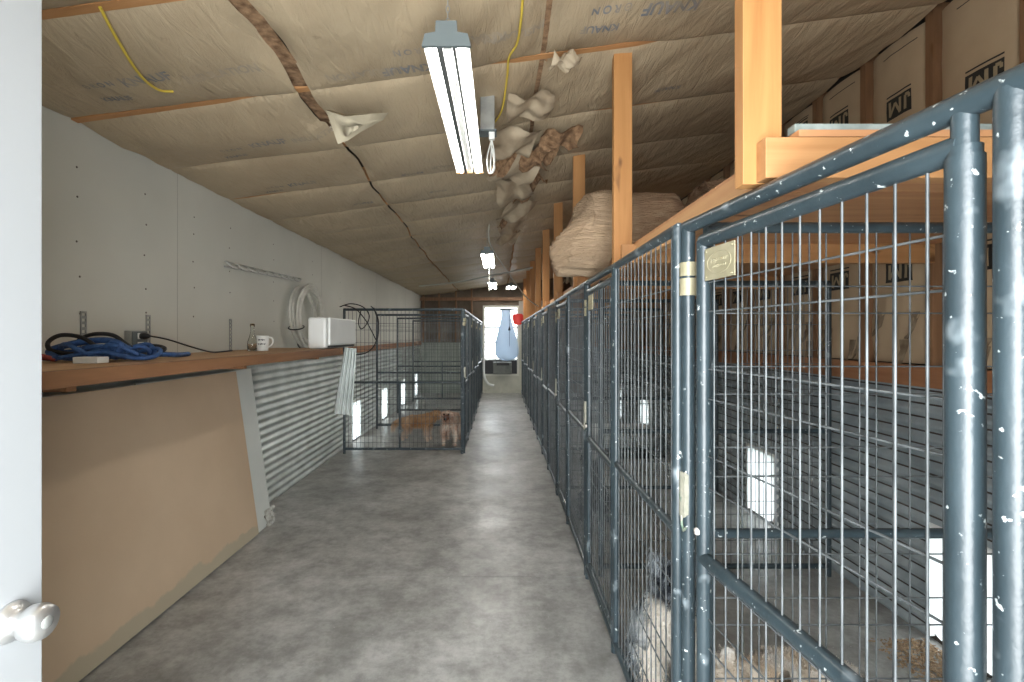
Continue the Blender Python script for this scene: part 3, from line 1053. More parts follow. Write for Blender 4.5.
b.build('metal_strip', mat('chalky_grey_paint', (.20, .24, .22), (.34, .38, .36), 18, rough=.6), label='grey metal strip lying along the front edge of the loft', cat='metal strip')

# bundle of loose insulation lying across the loft
t = NT('pink_tan_fibreglass')
v = t.mapping()
c_ = t.ramp(t.noise(t.mapping((3, 3, 22), (0.5, 0, 0)), 2.4, 6, .6, 1.0), [(0.3, (0.36, 0.215, 0.12)), (0.5, (0.55, 0.37, 0.235)), (0.72, (0.70, 0.53, 0.36))])
sp = t.n('ShaderNodeSeparateXYZ'); t.l(v, sp.inputs[0])
ag = t.ramp(t.noise(v, 3.0, 5), [(0.35, (.55, .45, .38)), (.6, (1, 1, 1))])
c_ = t.mix(1.0, c_, ag, 'MULTIPLY')
mr = t.n('ShaderNodeMapRange'); t.l(sp.outputs['X'], mr.inputs['Value'])
mr.inputs['From Min'].default_value = .62; mr.inputs['From Max'].default_value = .95; mr.inputs['To Min'].default_value = .62; mr.inputs['To Max'].default_value = 0
t.l(t.mix(mr.outputs['Result'], c_, (.66, .49, .32)), t.b.inputs['Base Color'])
t.b.inputs['Roughness'].default_value = .95
t.bump(t.noise(t.mapping((6, 6, 40), (.5, 0, 0)), 3, 8, .7, .8), 1.0, .04)
m_pink = t.m


def bundle(name, xa, xb, yc, zc, ry, rz, seed, label):
    rows = []
    n, m = 60, 90
    prof = [(0.0, .02 + .9 * i / 26, True) for i in range(26)] + [(i / (n - 1), min(1.0, .93 + .07 * min(1, i / 6)) * (1 if i < n - 8 else ((n - 1 - i) / 8 + .1) ** .5), False) for i in range(n)] + [(1.0, .02, False)]
    for (u, s, face) in prof:
        row = []
        for j in range(m):
            a = 2 * math.pi * j / m
            ca, sa = math.cos(a), math.sin(a)
            q = Vector((u * (xb - xa) * 2.4, ca * 1.3, sa * 1.3 + seed))
            h = 1 + .22 * noise.noise(q) + .10 * noise.noise(q * 2.7)
            y = yc + ry * s * h * ca
            z = zc + rz * s * h * sa
            # split layers of fibre: wavy horizontal leaves across the face and along the sides
            lay = z * 34 + 2.2 * noise.noise(Vector((y * 5, z * 5, seed))) + 1.2 * noise.noise(Vector((u * 6, y * 11, seed + 2)))
            ridge = (lay % 1.0)
            crest = ridge ** .6 - .5
            amp_ = .030 * (.6 + noise.noise(Vector((y * 7, z * 7, seed + 4))))
            x = xa + (xb - xa) * u
            if face or u < .12:
                k_ = 1 if face else 1 - u / .12
                x += k_ * (-.07 * (1 - s * s) + .10 * noise.noise(Vector((y * 4, z * 4, seed + 7))) - 1.6 * amp_ * crest + .13 * (sa + .25) * s)
            y += .35 * amp_ * crest * (1 if not face else .2) * math.copysign(1, ca) * abs(ca) ** .5
            y += .012 * noise.noise(Vector((x * 20, y * 20, z * 20)))
            lo = 1.937 if x > .64 else 1.822
            row.append((x, y, max(z, lo + .006 * noise.noise(q * 8))))
        rows.append(row)
    return recalc(MB().quadgrid(rows, True, wrap=True).build(name, m_pink, label=label, cat='insulation'))


bundle('insulation_bundle', 0.44, 1.12, 2.95, 2.09, .28, .26, 2.0, 'frayed pinkish insulation bundle sticking out over the loft edge')
bundle('insulation_bundle', 1.10, 2.02, 3.0, 2.14, .30, .26, 5.0, 'brown insulation heap deep on the loft behind the frayed bundle')
b = MB().quadgrid(crumple((0.74, 4.55, 1.99), (.24, .1, 0), (0, .5, .1), (0, 0, 1), 21, .10, 14, 3), True)
b.build('insulation_scrap', m_flap, label='small pale insulation scrap on the loft behind the fourth post', cat='insulation')

# ------------------------------------------------------------------ strip lights


def fixture(x, y0, y1, z, label, lit=True, width=.152, rusty=False, chain=True):
    root = empty('strip_light', (x, (y0 + y1) / 2, z), label, 'ceiling light', 'hanging strip lights')
    hw = width / 2
    prof = [(-hw, 0), (-hw + .012, .030), (-.030, .036), (-.030, .072), (.030, .072), (.030, .036), (hw - .012, .030), (hw, 0)]
    b = MB()
    rows = [[(x + a, yy, z + h) for (a, h) in prof] for yy in (y0 + .012, y1 - .012)]
    b.quadgrid(rows, False)
    inn = [(hw - .002, .001), (.052, .024), (.018, .026), (.014, .010), (-.014, .010), (-.018, .026), (-.052, .024), (-hw + .002, .001)]
    b.quadgrid([[(x + a, yy, z + h) for (a, h) in inn] for yy in (y0 + .012, y1 - .012)], False)
    b.build('reflector', m_refl, root)
    for (a, c) in ((-.033, -.015), (.019, .029)):  # shade between the tubes, put in as dark strips on the reflector
        MB().box((x + a, y0 + .014, z - .004), (x + c, y1 - .014, z + .006)).build('shade_strip', m_refl_shade, root)
    for (yy, d) in ((y0, 1), (y1 - .014, 1)):
        b = MB()
        ring = [(-hw - .004, -.004), (-hw + .006, .036), (-.036, .042), (-.034, .078), (.034, .078), (.036, .042), (hw - .006, .036), (hw + .004, -.004)]
        f0 = [(x + a, yy, z + h) for (a, h) in ring]
        f1 = [(x + a, yy + .014, z + h) for (a, h) in ring]
        b.ngon(f0); b.ngon(f1[::-1]); b.quadgrid([f0, f1], False, wrap=True)
        b.build('end_cap', m_rust if (rusty and yy > y0) else m_cap, root)
    for sx in (-.048, .046):
        b = MB().tube((x + sx, y0 + .016, z + .008), (x + sx, y1 - .016, z + .008), .0125, 14)
        b.build('fluorescent_tube', m_tubelight if y0 < 3 else m_tubefar, root)
    for yy in ((y0 + .05, y1 - .08) if chain else ()):
        b = MB()
        top = ceil_z(x) - .02
        zz = z + .074
        i = 0
        while zz < top:
            if i % 2: b.path([(x + .006 * math.cos(a), yy, zz + .012 + .013 * math.sin(a)) for a in [q * math.pi / 4 for q in range(8)]], .0016, 5, closed=True)
            else: b.path([(x, yy + .006 * math.cos(a), zz + .012 + .013 * math.sin(a)) for a in [q * math.pi / 4 for q in range(8)]], .0016, 5, closed=True)
            zz += .021
            i += 1
        b.build('hanging_chain', m_steel, root)
    return root


m_refl_shade = mat('reflector_shade', (.09, .092, .09), rough=.7)
m_rust = mat('rusted_end_cap', (.42, .22, .08), (.60, .45, .26), 22, rough=.7)
fixture(-.175, 1.56, 2.80, 2.425, 'nearest strip light, long and glaring with a grey end cap and rusted far end', rusty=True)
fixture(-.15, 5.55, 6.75, 2.425, 'second strip light down the aisle with a dangling pull cord')
fixture(-.14, 8.6, 9.8, 2.425, 'small third strip light down the aisle above the far window')
fixture(.26, 10.9, 11.7, 2.60, 'dim farthest strip light beside the far wall', lit=True, width=.24)
b = MB().path([(-.15, 6.7, 2.425), (-.155, 6.7, 2.3), (-.15, 6.7, 2.12)], .004, 6)
b.ball((-.15, 6.7, 2.11), .012, 1, (1, 1, 1.6))
b.build('pull_cord', m_grey_cable, label='pull cord hanging from the second strip light', cat='cord')

# cables on the ceiling


def hug(px, py, off=.012):
    x, y = ceil_hit(px, py)
    return Vector((x, y, batt_z(x, y) - off))


def spline(pts, n=8):
    pts = [Vector(p) for p in pts]
    out = []
    m = len(pts)
    for i in range(m - 1):
        a, b_, c__, d = pts[max(i - 1, 0)], pts[i], pts[i + 1], pts[min(i + 2, m - 1)]
        for k in range(n):
            u = k / n
            out.append(.5 * ((2 * b_) + (-a + c__) * u + (2 * a - 5 * b_ + 4 * c__ - d) * u * u + (-a + 3 * b_ - 3 * c__ + d) * u ** 3))
    out.append(pts[-1])
    return out


b = MB().path(spline([hug(100, 17, .02), hug(118, 42, .03), hug(140, 72, .03), hug(158, 90, .02), hug(173, 95, .008)]), .0055, 8)
b.build('electric_cable', m_yellow, label='yellow cable running down from the nearest exposed purlin', cat='cable')
b = MB().path(spline([hug(523, -4, .01), hug(521, 20, .016), hug(517, 45, .015), hug(509, 62, .014), hug(507, 80, .02), hug(502, 105, .03), hug(493, 122, .03)]), .0052, 8)
b.build('electric_cable', m_yellow, label='yellow cable beside the nearest strip light leading to its junction box', cat='cable')
jb = empty('junction_box', at(489, 126, 2.55), 'small metal junction box with plugged cord beside the nearest strip light', 'junction box')
q = at(489, 126, 2.55)
b = MB().box((q.x - .045, q.y - .03, q.z - .03), (q.x + .03, q.y + .05, ceil_z(q.x) - .0), bev=.004); b.build('box', m_steel, jb)
b = MB().box((q.x - .06, q.y - .036, q.z - .038), (q.x + .04, q.y + .055, q.z - .03), bev=.002); b.build('cover_plate', m_cap, jb)
b = MB().box((q.x + .0, q.y - .02, q.z - .075), (q.x + .03, q.y + .01, q.z - .036), bev=.004); b.build('plug', m_white, jb)
b = MB()
for s in (0, 1, 2):
    b.path(spline([(q.x + .015, q.y, q.z - .07), (q.x - .01 + .02 * s, q.y + .02, q.z - .16), (q.x + .0 + .01 * s, q.y, q.z - .25), (q.x + .03, q.y + .01, q.z - .22 + .03 * s), (q.x + .012, q.y, q.z - .11)]), .0035, 6)
b.build('lamp_cord', mat('white_lamp_cord', (.6, .6, .56), rough=.5), label='looped white cord hanging below the ceiling junction box', cat='cord')
b = MB().path(spline([(-.12, 5.3, 2.70), (-.12, 5.3, 2.53), (-.06, 5.5, 2.43), (.12, 5.9, 2.22), (.36, 6.5, 1.99), (.56, 7.0, 1.90)]), .007, 8)
b.build('electric_cable', m_grey_cable, label='pale cable sagging from the ceiling beyond the second strip light to the loft', cat='cable')
b = MB().path(spline([(-1.6, 9.5, 2.45), (-.8, 9.2, 2.50), (-.1, 8.9, 2.60), (.6, 8.8, 2.72)]), .016, 8)
b.build('conduit_pipe', m_grey_cable, label='pale conduit crossing the ceiling above the short kennel row', cat='pipe')

# ------------------------------------------------------------------ wall shelf and what is on it
SZ = 1.365
sh = empty('wall_shelf', (-1.7, 2, SZ), 'long wooden wall shelf along the drywall above the leaning tan board', 'shelf')
MB().box((XL + .001, -.18, SZ - .02), (-1.44, 4.36, SZ), bev=.002).build('shelf_top', WSHELF, sh)
MB().box((-1.44, -.18, SZ - .055), (-1.400, 4.22, SZ + .001), bev=.003).build('front_edge', WEDGE, sh)
b = MB(); b.tube((-1.93, -.15, 1.262), (-1.93, 4.1, 1.268), .012, 10); b.tube((-1.88, -.15, 1.288), (-1.88, 3.2, 1.288), .009, 10); b.build('support_pipe', mat('dark_conduit', (.12, .125, .12), (.22, .22, .21), 6, rough=.5, metal=.4), sh)
for y in (0.5, 1.6, 2.7, 3.8):
    MB().box((-1.98, y, SZ - .075), (-1.445, y + .038, SZ - .021)).build('bearer', WEDGE, sh)
for n_, (y, zt) in enumerate(((2.335, 1.597), (2.765, 1.597), (3.61, 1.60))):
    b = MB()
    # perforated strap: rails with rungs between the holes
    for s in (-.017, .010):
        b.box((XL + .001, y + s, SZ), (XL + .006, y + s + .007, zt))
    z = SZ
    while z < zt - .008:
        b.box((XL + .001, y - .011, z), (XL + .0055, y + .011, z + .014))
        z += .028
    b.box((XL + .001, y - .017, zt - .01), (XL + .006, y + .017, zt))
    b.build('perforated_bracket', m_steel, label=['perforated steel bracket strap behind the blue leash pile', 'perforated steel bracket strap next to the wall outlet', 'perforated steel bracket strap before the glass bottle'][n_], cat='bracket', group='perforated bracket straps on the drywall')
# outlet box
ob = empty('wall_outlet', (XL, 2.66, 1.40), 'grey metal outlet box with a black plug above the shelf', 'outlet')
MB().box((XL + .001, 2.59, 1.39), (XL + .04, 2.71, 1.505), bev=.004).build('box', m_steel, ob)
MB().box((XL + .04, 2.595, 1.395), (XL + .044, 2.705, 1.50), bev=.001).build('cover_plate', m_cap, ob)
for z in (1.425, 1.475):
    MB().box((XL + .044, 2.628, z - .017), (XL + .049, 2.672, z + .017), bev=.003).build('receptacle', m_white, ob)
bc = empty('power_cord', (XL + .06, 2.65, 1.47), 'black plug and cord running from the outlet along the shelf', 'cord')
b = MB().lathe([(0, 0), (.017, 0), (.019, .02), (.014, .035), (.006, .05), (0, .052)], (XL + .05, 2.65, 1.475), 14, 'x'); b.build('plug', m_black, bc)
b = MB().path(spline([(XL + .10, 2.65, 1.475), (XL + .15, 2.72, 1.455), (XL + .20, 2.85, 1.41), (XL + .22, 3.0, 1.376), (XL + .18, 3.2, 1.371), (XL + .12, 3.42, 1.371)]), .0048, 7); b.build('cord', m_black, bc)

# leash pile
lp = empty('dog_leash', (-1.72, 2.12, SZ), 'tangled blue rope leashes with black loop handles on the shelf', 'leash')
b = MB()
for q in range(13):
    pts = []
    ph = R.uniform(0, 6)
    cx, cy = -1.75 + R.uniform(-.10, .10), 2.13 + R.uniform(-.05, .06)
    rx, ry = R.uniform(.07, .16), R.uniform(.05, .10)
    for i in range(10):
        a = ph + i * 2 * math.pi / 10
        pts.append((cx + rx * math.cos(a), cy + ry * math.sin(a), SZ + .015 + .055 * (.5 + .5 * math.sin(a * 2 + q)) * (.3 + .07 * q)))
    b.path(spline(pts + [pts[0]], 5), .0095, 8)
b.path(spline([(-1.66, 2.2, SZ + .03), (-1.60, 2.35, SZ + .02), (-1.66, 2.5, SZ + .014), (-1.70, 2.62, SZ + .013)]), .012, 8)
b.path(spline([(-1.85, 2.0, SZ + .02), (-1.92, 2.05, SZ + .05), (-1.83, 2.1, SZ + .085), (-1.7, 2.1, SZ + .09), (-1.6, 2.07, SZ + .05)]), .014, 8)
b.build('rope', m_blue, lp)
b = MB().path(spline([(-1.735, 2.06, SZ + .05), (-1.805, 2.04, SZ + .035), (-1.895, 2.03, SZ + .05), (-1.920, 2.04, SZ + .085), (-1.875, 2.05, SZ + .115), (-1.795, 2.06, SZ + .105), (-1.725, 2.06, SZ + .06)], 6), .009, 8)
b.build('handle', m_black, lp)
b = MB().path(spline([(-1.870, 2.10, SZ + .06), (-1.850, 2.12, SZ + .10), (-1.790, 2.12, SZ + .12), (-1.710, 2.12, SZ + .115), (-1.650, 2.12, SZ + .075), (-1.610, 2.10, SZ + .06)], 6), .009, 8)
b.build('handle', m_black, lp)
b = MB().path(spline([(-1.750, 2.25, SZ + .03), (-1.680, 2.3, SZ + .06), (-1.610, 2.3, SZ + .05), (-1.630, 2.22, SZ + .03), (-1.710, 2.2, SZ + .04)], 6), .013, 8)
b.build('handle', m_black, lp)
b = MB().path(spline([(-1.650, 2.05, SZ + .03), (-1.620, 2.05, SZ + .07), (-1.660, 2.06, SZ + .085), (-1.690, 2.06, SZ + .05), (-1.650, 2.05, SZ + .025)], 6), .011, 8)
b.build('loop_knot', m_blue, lp)
b = MB().path(spline([(-1.955, 2.00, SZ + .012), (-1.90, 1.98, SZ + .03), (-1.86, 2.00, SZ + .015), (-1.90, 2.04, SZ + .012), (-1.96, 2.03, SZ + .02)], 6), .009, 8)
b.build('leash_clip_cord', mat('red_cord', (.30, .05, .04), rough=.6), label='red cord loop at the near end of the shelf pile', cat='cord')
b = MB().box((-1.72, 1.93, SZ + .001), (-1.62, 1.99, SZ + .027), bev=.004)
b.build('small_box', m_white, label='small white box on the shelf in front of the blue leashes', cat='box')
# bottle and mug
b = MB().lathe([(0, .003), (.030, .0), (.034, .01), (.034, .06), (.022, .10), (.013, .135), (.012, .17), (.016, .175), (.016, .195), (.012, .197), (.010, .17), (.011, .135), (.019, .10), (.031, .06), (.031, .012), (0, .008)], (-1.785, 3.46, SZ + .001), 24)
b.build('glass_bottle', m_bottle, label='clear glass bottle with a narrow neck beside the white mug', cat='bottle')
mg = empty('coffee_mug', (-1.715, 3.47, SZ), 'white mug with two dark words on the shelf', 'mug')
b = MB().lathe([(0, .002), (.036, .001), (.038, .006), (.041, .11), (.0395, .112), (.038, .11), (.035, .008), (0, .006)], (-1.715, 3.47, SZ + .001), 28); b.build('body', m_white, mg)
b = MB().path(spline([(-1.676, 3.47, SZ + .098), (-1.650, 3.47, SZ + .095), (-1.640, 3.47, SZ + .072), (-1.650, 3.47, SZ + .045), (-1.677, 3.47, SZ + .03)], 5), .006, 8); b.build('handle', m_white, mg)
b = MB()
for (zo, wa, ph) in ((.082, .7, 0), (.052, .8, 2)):   # two handwritten words too small to read
    pts = []
    for i in range(41):
        a = -math.pi / 2 + .25 + wa * (i / 40 - .5) * 1.6
        pts.append((-1.715 + .0415 * math.cos(a), 3.47 + .0415 * math.sin(a), SZ + zo + .007 * math.sin(i * .95 + ph) * (.6 + .4 * math.sin(i * .31 + ph))))
    b.path(pts, .0016, 5)
b.build('printed_words', m_black, mg)

# wavy hook rail on the drywall
hk = empty('hook_rail', (XL, 4.16, 2.0), 'pale wall rack of looped wire hooks high on the drywall', 'rack')
ya, yb, za, zb = 3.52, 4.80, 1.985, 2.02
b = MB()
n = 9
b.path([(XL + .012, ya, za + .0), (XL + .012, yb, zb + .0)], .008, 8)
b.path([(XL + .012, ya, za + .035), (XL + .012, yb, zb + .028)], .005, 8)
b.build('rail', mat('frosted_rail', (.42, .42, .39), rough=.4), hk)
for i in range(n):
    u = (i + .5) / n
    y, z = ya + (yb - ya) * u, za + (zb - za) * u
    b = MB().path(spline([(XL + .014, y - .05, z + .03), (XL + .04, y - .03, z + .005), (XL + .06, y, z - .004), (XL + .055, y + .03, z + .018), (XL + .016, y + .055, z + .03)], 4), .006, 7)
    b.build('hook', mat('hook_wire', (.55, .55, .52), rough=.35, metal=.3) if 'hook_wire' not in bpy.data.materials else bpy.data.materials['hook_wire'], hk)

# coiled hose on the wall
hs = empty('hose_coil', (-1.96, 4.85, 1.38), 'coiled white hose hanging on the drywall behind the white bin', 'hose')
b = MB()
pts = []
turns = 7
for i in range(turns * 24 + 1):
    a = i * 2 * math.pi / 24
    tq = i / (turns * 24)
    rr = .285 + .022 * math.sin(tq * 17) + .012 * math.sin(a + tq * 9)
    pts.append((-1.985 + .085 * (.5 + .5 * math.sin(tq * 21 + 1)), 4.85 + rr * 1.05 * math.cos(a), 1.675 + rr * math.sin(a) + .01 * math.sin(tq * 13)))
b.path(pts, .0135, 8)
b.path(spline([(-1.92, 4.75, 1.92), (-1.90, 4.85, 1.80), (-1.90, 4.95, 1.66), (-1.92, 5.02, 1.50)]), .0135, 8)
b.build('hose', mat('ivory_hose', (.52, .50, .44), (.60, .58, .52), 20, rough=.5), hs)
for a in (math.radians(205), math.radians(-20), math.radians(258)):
    c0 = Vector((-1.945, 4.85 + .295 * math.cos(a), 1.675 + .285 * math.sin(a)))
    rd = Vector((0, math.cos(a), math.sin(a)))
    b = MB().path([c0 + rd * (.055 * math.cos(q)) + Vector((.072 * math.sin(q), 0, 0)) for q in [k * math.pi / 10 for k in range(20)]], .006, 6, closed=True)
    b.build('tie_strap', m_black, hs)
# white bin at the shelf end
wb = empty('storage_bin', (-1.5, 4.3, SZ), 'white plastic bin lying at the end of the shelf below the hose', 'bin')
MB().box((-1.575, 3.93, SZ + .004), (-1.425, 4.62, SZ + .262), bev=.02).build('body', m_white, wb)
MB().box((-1.424, 3.96, SZ + .03), (-1.400, 4.66, SZ + .262), bev=.012).build('lid', m_white, wb)
MB().box((-1.43, 3.97, SZ + .012), (-1.408, 4.64, SZ + .026), bev=.003).build('lid_seal', m_black, wb)
# hanging corrugated strip
b = MB()
rows = []
for i in range(9):
    u = i / 8
    z = 1.36 - .60 * u
    row = []
    for j in range(33):
        w_ = j / 32
        xx = -1.285 - .046 * u - (.11 + .06 * u) * w_
        row.append((xx + .0, 4.30 + .02 * u + .012 * math.sin(2 * math.pi * w_ * 4.2), z + .012 * w_))
    rows.append(row)
b.quadgrid(rows, True)
b.quadgrid([[(p_[0], p_[1] + .0012, p_[2]) for p_ in r_[::-1]] for r_ in rows], True)
b.build('corrugated_offcut', m_galv, label='narrow corrugated steel offcut hanging at the shelf end under the white bin', cat='metal sheet')

# boards leaning against the wall under the shelf
def lean(xa, xb, ya, yb, h, th, zb=0.0, skew=0.0):
    """a board whose foot stands at xa and whose head touches at xb"""
    b = MB()
    nn = 24
    dx, dz = xb - xa, h
    L_ = math.hypot(dx, dz)
    ox, oz = -th * dz / L_, th * dx / L_
    front = [[(xa + dx * i / 8, ya + (yb - ya) * j / nn + skew * (1 - i / 8) * (j / nn), zb + dz * i / 8) for j in range(nn + 1)] for i in range(9)]
    back = [[(p_[0] + ox, p_[1], p_[2] + oz) for p_ in r_] for r_ in front]
    b.quadgrid(front, False); b.quadgrid([r_[::-1] for r_ in back], False)
    edge = lambda g: g[0] + [r_[-1] for r_ in g[1:]] + g[-1][-2::-1] + [r_[0] for r_ in g[-2:0:-1]]
    b.quadgrid([edge(back), edge(front)], False, wrap=True)
    return b


b = lean(-1.785, -1.955, .85, 3.555, 1.20, .013, .012)
recalc(b.build('gypsum_board', m_tan, label='big tan gypsum board leaning against the corrugated wall under the shelf', cat='board'))
b = lean(-1.805, -1.972, 2.6, 3.80, 1.215, .012, .002)
wbrd = recalc(b.build('gypsum_board', mat('white_gypsum_paper', (.60, .62, .58), (.66, .68, .64), 3, rough=.75), label='white gypsum board showing as a strip behind the tan one', cat='board'))
b = MB().quadgrid(crumple((-1.795, 3.74, .07), (0, .14, 0), (-.02, 0, .13), (1, 0, 0), 31, .03, 10, 4), True)
b.build('torn_corner', mat('crumbled_gypsum', (.30, .29, .25), (.55, .55, .50), 30, rough=.9), wbrd)
# black cord looped over the end panel corner
b = MB()
b.path(spline([(-1.98, 5.93, 1.83), (-1.85, 5.95, 1.87), (-1.70, 5.96, 1.83), (-1.62, 5.95, 1.72), (-1.66, 5.93, 1.60), (-1.72, 5.93, 1.56), (-1.75, 5.94, 1.65), (-1.72, 5.95, 1.80)]), .0065, 7)
b.path(spline([(-1.92, 5.93, 1.85), (-1.78, 5.94, 1.80), (-1.66, 5.94, 1.66), (-1.58, 5.93, 1.52), (-1.52, 5.93, 1.42), (-1.50, 5.93, 1.60), (-1.55, 5.94, 1.78), (-1.60, 5.95, 1.84)]), .0065, 7)
b.path(spline([(-1.56, 5.93, 1.82), (-1.50, 5.93, 1.65), (-1.53, 5.92, 1.40), (-1.62, 5.92, 1.28), (-1.75, 5.92, 1.24), (-1.9, 5.93, 1.24)]), .0065, 7)
b.build('extension_cord', m_black, label='black cord looped over the end panel corner by the white bin', cat='cord')

# ------------------------------------------------------------------ far end
gb = empty('hanging_bag', (.12, YB - .2, .98), 'pale blue see-through bag hanging in front of the far window', 'bag')
b = MB()
prof = [(0.0, .84), (.06, .845), (.16, .90), (.205, 1.0), (.21, 1.15), (.19, 1.35), (.155, 1.55), (.115, 1.75), (.08, 1.95), (.075, 2.05), (.10, 2.13)]
rows = []
for (r_, z) in prof:
    rows.append([(.15 + (r_ * 1.42) * math.cos(a) + .02 * (2.1 - z), YB - .19 + .05 * (r_ / .2) * math.sin(a) + .006 * math.sin(a * 5 + z * 7), z) for a in [k * 2 * math.pi / 28 for k in range(28)]])
b.quadgrid(rows, True, wrap=True).build('film', m_film, gb)
b = MB(); b.box((-.03, YB - .22, 2.11), (.37, YB - .17, 2.15), bev=.006); b.build('hanger_bar', m_black, gb)
b = MB(); b.tube((.235, YB - .26, 1.2), (.235, YB - .26, 2.1), .005, 6); b.lathe([(0, .10), (.008, .10), (.034, 0), (0, 0)], (.235, YB - .26, 1.60), 10); b.ball((.235, YB - .26, 1.86), .014, 1); b.build('draw_cord', m_black, gb)
sv = empty('red_shovel', (.53, 11.9, .02), 'red plastic scoop shovel standing upside down at the end of the aisle', 'shovel')
b = MB().tube((.52, 11.93, .01), (.52, 11.97, 1.80), .028, 12); b.build('handle', mat('pale_handle', (.52, .50, .40), rough=.6), sv)
rows = []
for i in range(9):
    u = i / 8
    hw = .14 * (1 - .15 * abs(u - .5)) * (1.0 if 0 < i < 8 else .82)
    rows.append([(.47 + hw * (j / 10 * 2 - 1) + .03 * u * -1, 11.86 + .06 * (j / 10 * 2 - 1) ** 2 + .02 * math.sin(u * 3), 1.74 + .27 * u) for j in range(11)])
b = MB().quadgrid(rows, True); b.quadgrid([[(p_[0], p_[1] + .012, p_[2]) for p_ in r_[::-1]] for r_ in rows], True)
b.build('scoop', m_red, sv)
b = MB()
pl = [at(484, 348, 12.0), at(483.5, 362, 12.0), at(484, 376, 12.0), at(488, 384, 12.0), at(494, 386, 12.0)]
b.path(spline([(p_.x, 12.12, p_.z) for p_ in pl]), [.03] * 33, 10)
b.build('drain_hose', m_white, label='white ribbed hose bending down beside the far window sill', cat='hose')

# white tub in a far kennel
tb = empty('plastic_tub', (1.62, 6.36, 0), 'wide low white plastic tub on the kennel floor behind the second kennel panel', 'tub')
b = MB()


def rrect(cx, cy, hx, hy, r, z, n=6):
    out = []
    for (sx, sy, a0) in ((1, 1, 0), (-1, 1, 90), (-1, -1, 180), (1, -1, 270)):
        for k in range(n + 1):
            a = math.radians(a0 + 90 * k / n)
            out.append((cx + sx * (hx - r) + r * math.cos(a), cy + sy * (hy - r) + r * math.sin(a), z))
    return out


prof = [(.34, .21, .012), (.37, .24, .02), (.40, .27, .12), (.415, .285, .235), (.435, .305, .238), (.435, .305, .255), (.405, .275, .255), (.385, .255, .12), (.35, .22, .035)]
rows = [rrect(1.60, 6.36, hx, hy, .07, z) for (hx, hy, z) in prof]
b.quadgrid(rows, True, wrap=True).ngon(rows[-1]).ngon(rows[0][::-1])
recalc(b.build('body', m_white, tb))
b = MB().box((1.18, 6.36 - .31, .19), (2.02, 6.36 - .285, .215), bev=.004); b.build('rim_handle', m_white, tb)
b = MB().box((1.30, 5.74, .002), (2.00, 5.95, .02), bev=.006)  # flat black sheet put in for the shadow at the tub's foot
b.build('tub_shadow', m_black, label='flat black sheet as painted shadow in front of the white tub', cat='mat')

# ------------------------------------------------------------------ dogs
def fur_mat(name, stops, scale, layers=(), stretch=(1, 1, 1), dist=.6):
    t = NT(name)
    mp = t.n('ShaderNodeMapping'); mp.inputs['Scale'].default_value = stretch
    t.l(t.tc.outputs['Object'], mp.inputs['Vector'])
    c = t.ramp(t.noise(mp.outputs[0], scale, 4, .6, dist), stops)
    for (axis, lo, hi, cc, sg) in layers:
        s_ = t.n('ShaderNodeSeparateXYZ'); t.l(t.tc.outputs['Object'], s_.inputs[0])
        ad = t.n('ShaderNodeMath', operation='MULTIPLY_ADD')
        t.l(t.noise(mp.outputs[0], 9, 3), ad.inputs[0]); ad.inputs[1].default_value = .10
        t.l(s_.outputs[axis], ad.inputs[2])
        mr = t.n('ShaderNodeMapRange'); t.l(ad.outputs[0], mr.inputs['Value'])
        mr.inputs['From Min'].default_value = lo + .05; mr.inputs['From Max'].default_value = hi + .05
        fac = mr.outputs['Result']
        if sg:
            n2 = t.n('ShaderNodeMath', operation='MULTIPLY'); t.l(fac, n2.inputs[0])
            l2 = t.ramp(t.noise(mp.outputs[0], sg, 2), [(.42, (0, 0, 0)), (.5, (1, 1, 1))]); t.l(l2, n2.inputs[1]); fac = n2.outputs[0]
        c = t.mix(fac, c, cc)
    t.l(c, t.b.inputs['Base Color'])
    t.b.inputs['Roughness'].default_value = .9
    t.b.inputs['Specular IOR Level'].default_value = .15
    mp2 = t.n('ShaderNodeMapping'); mp2.inputs['Scale'].default_value = (60, 60, 16); t.l(t.tc.outputs['Object'], mp2.inputs['Vector'])
    t.bump(t.noise(mp2.outputs[0], 1, 4), .7, .01)
    return t.m


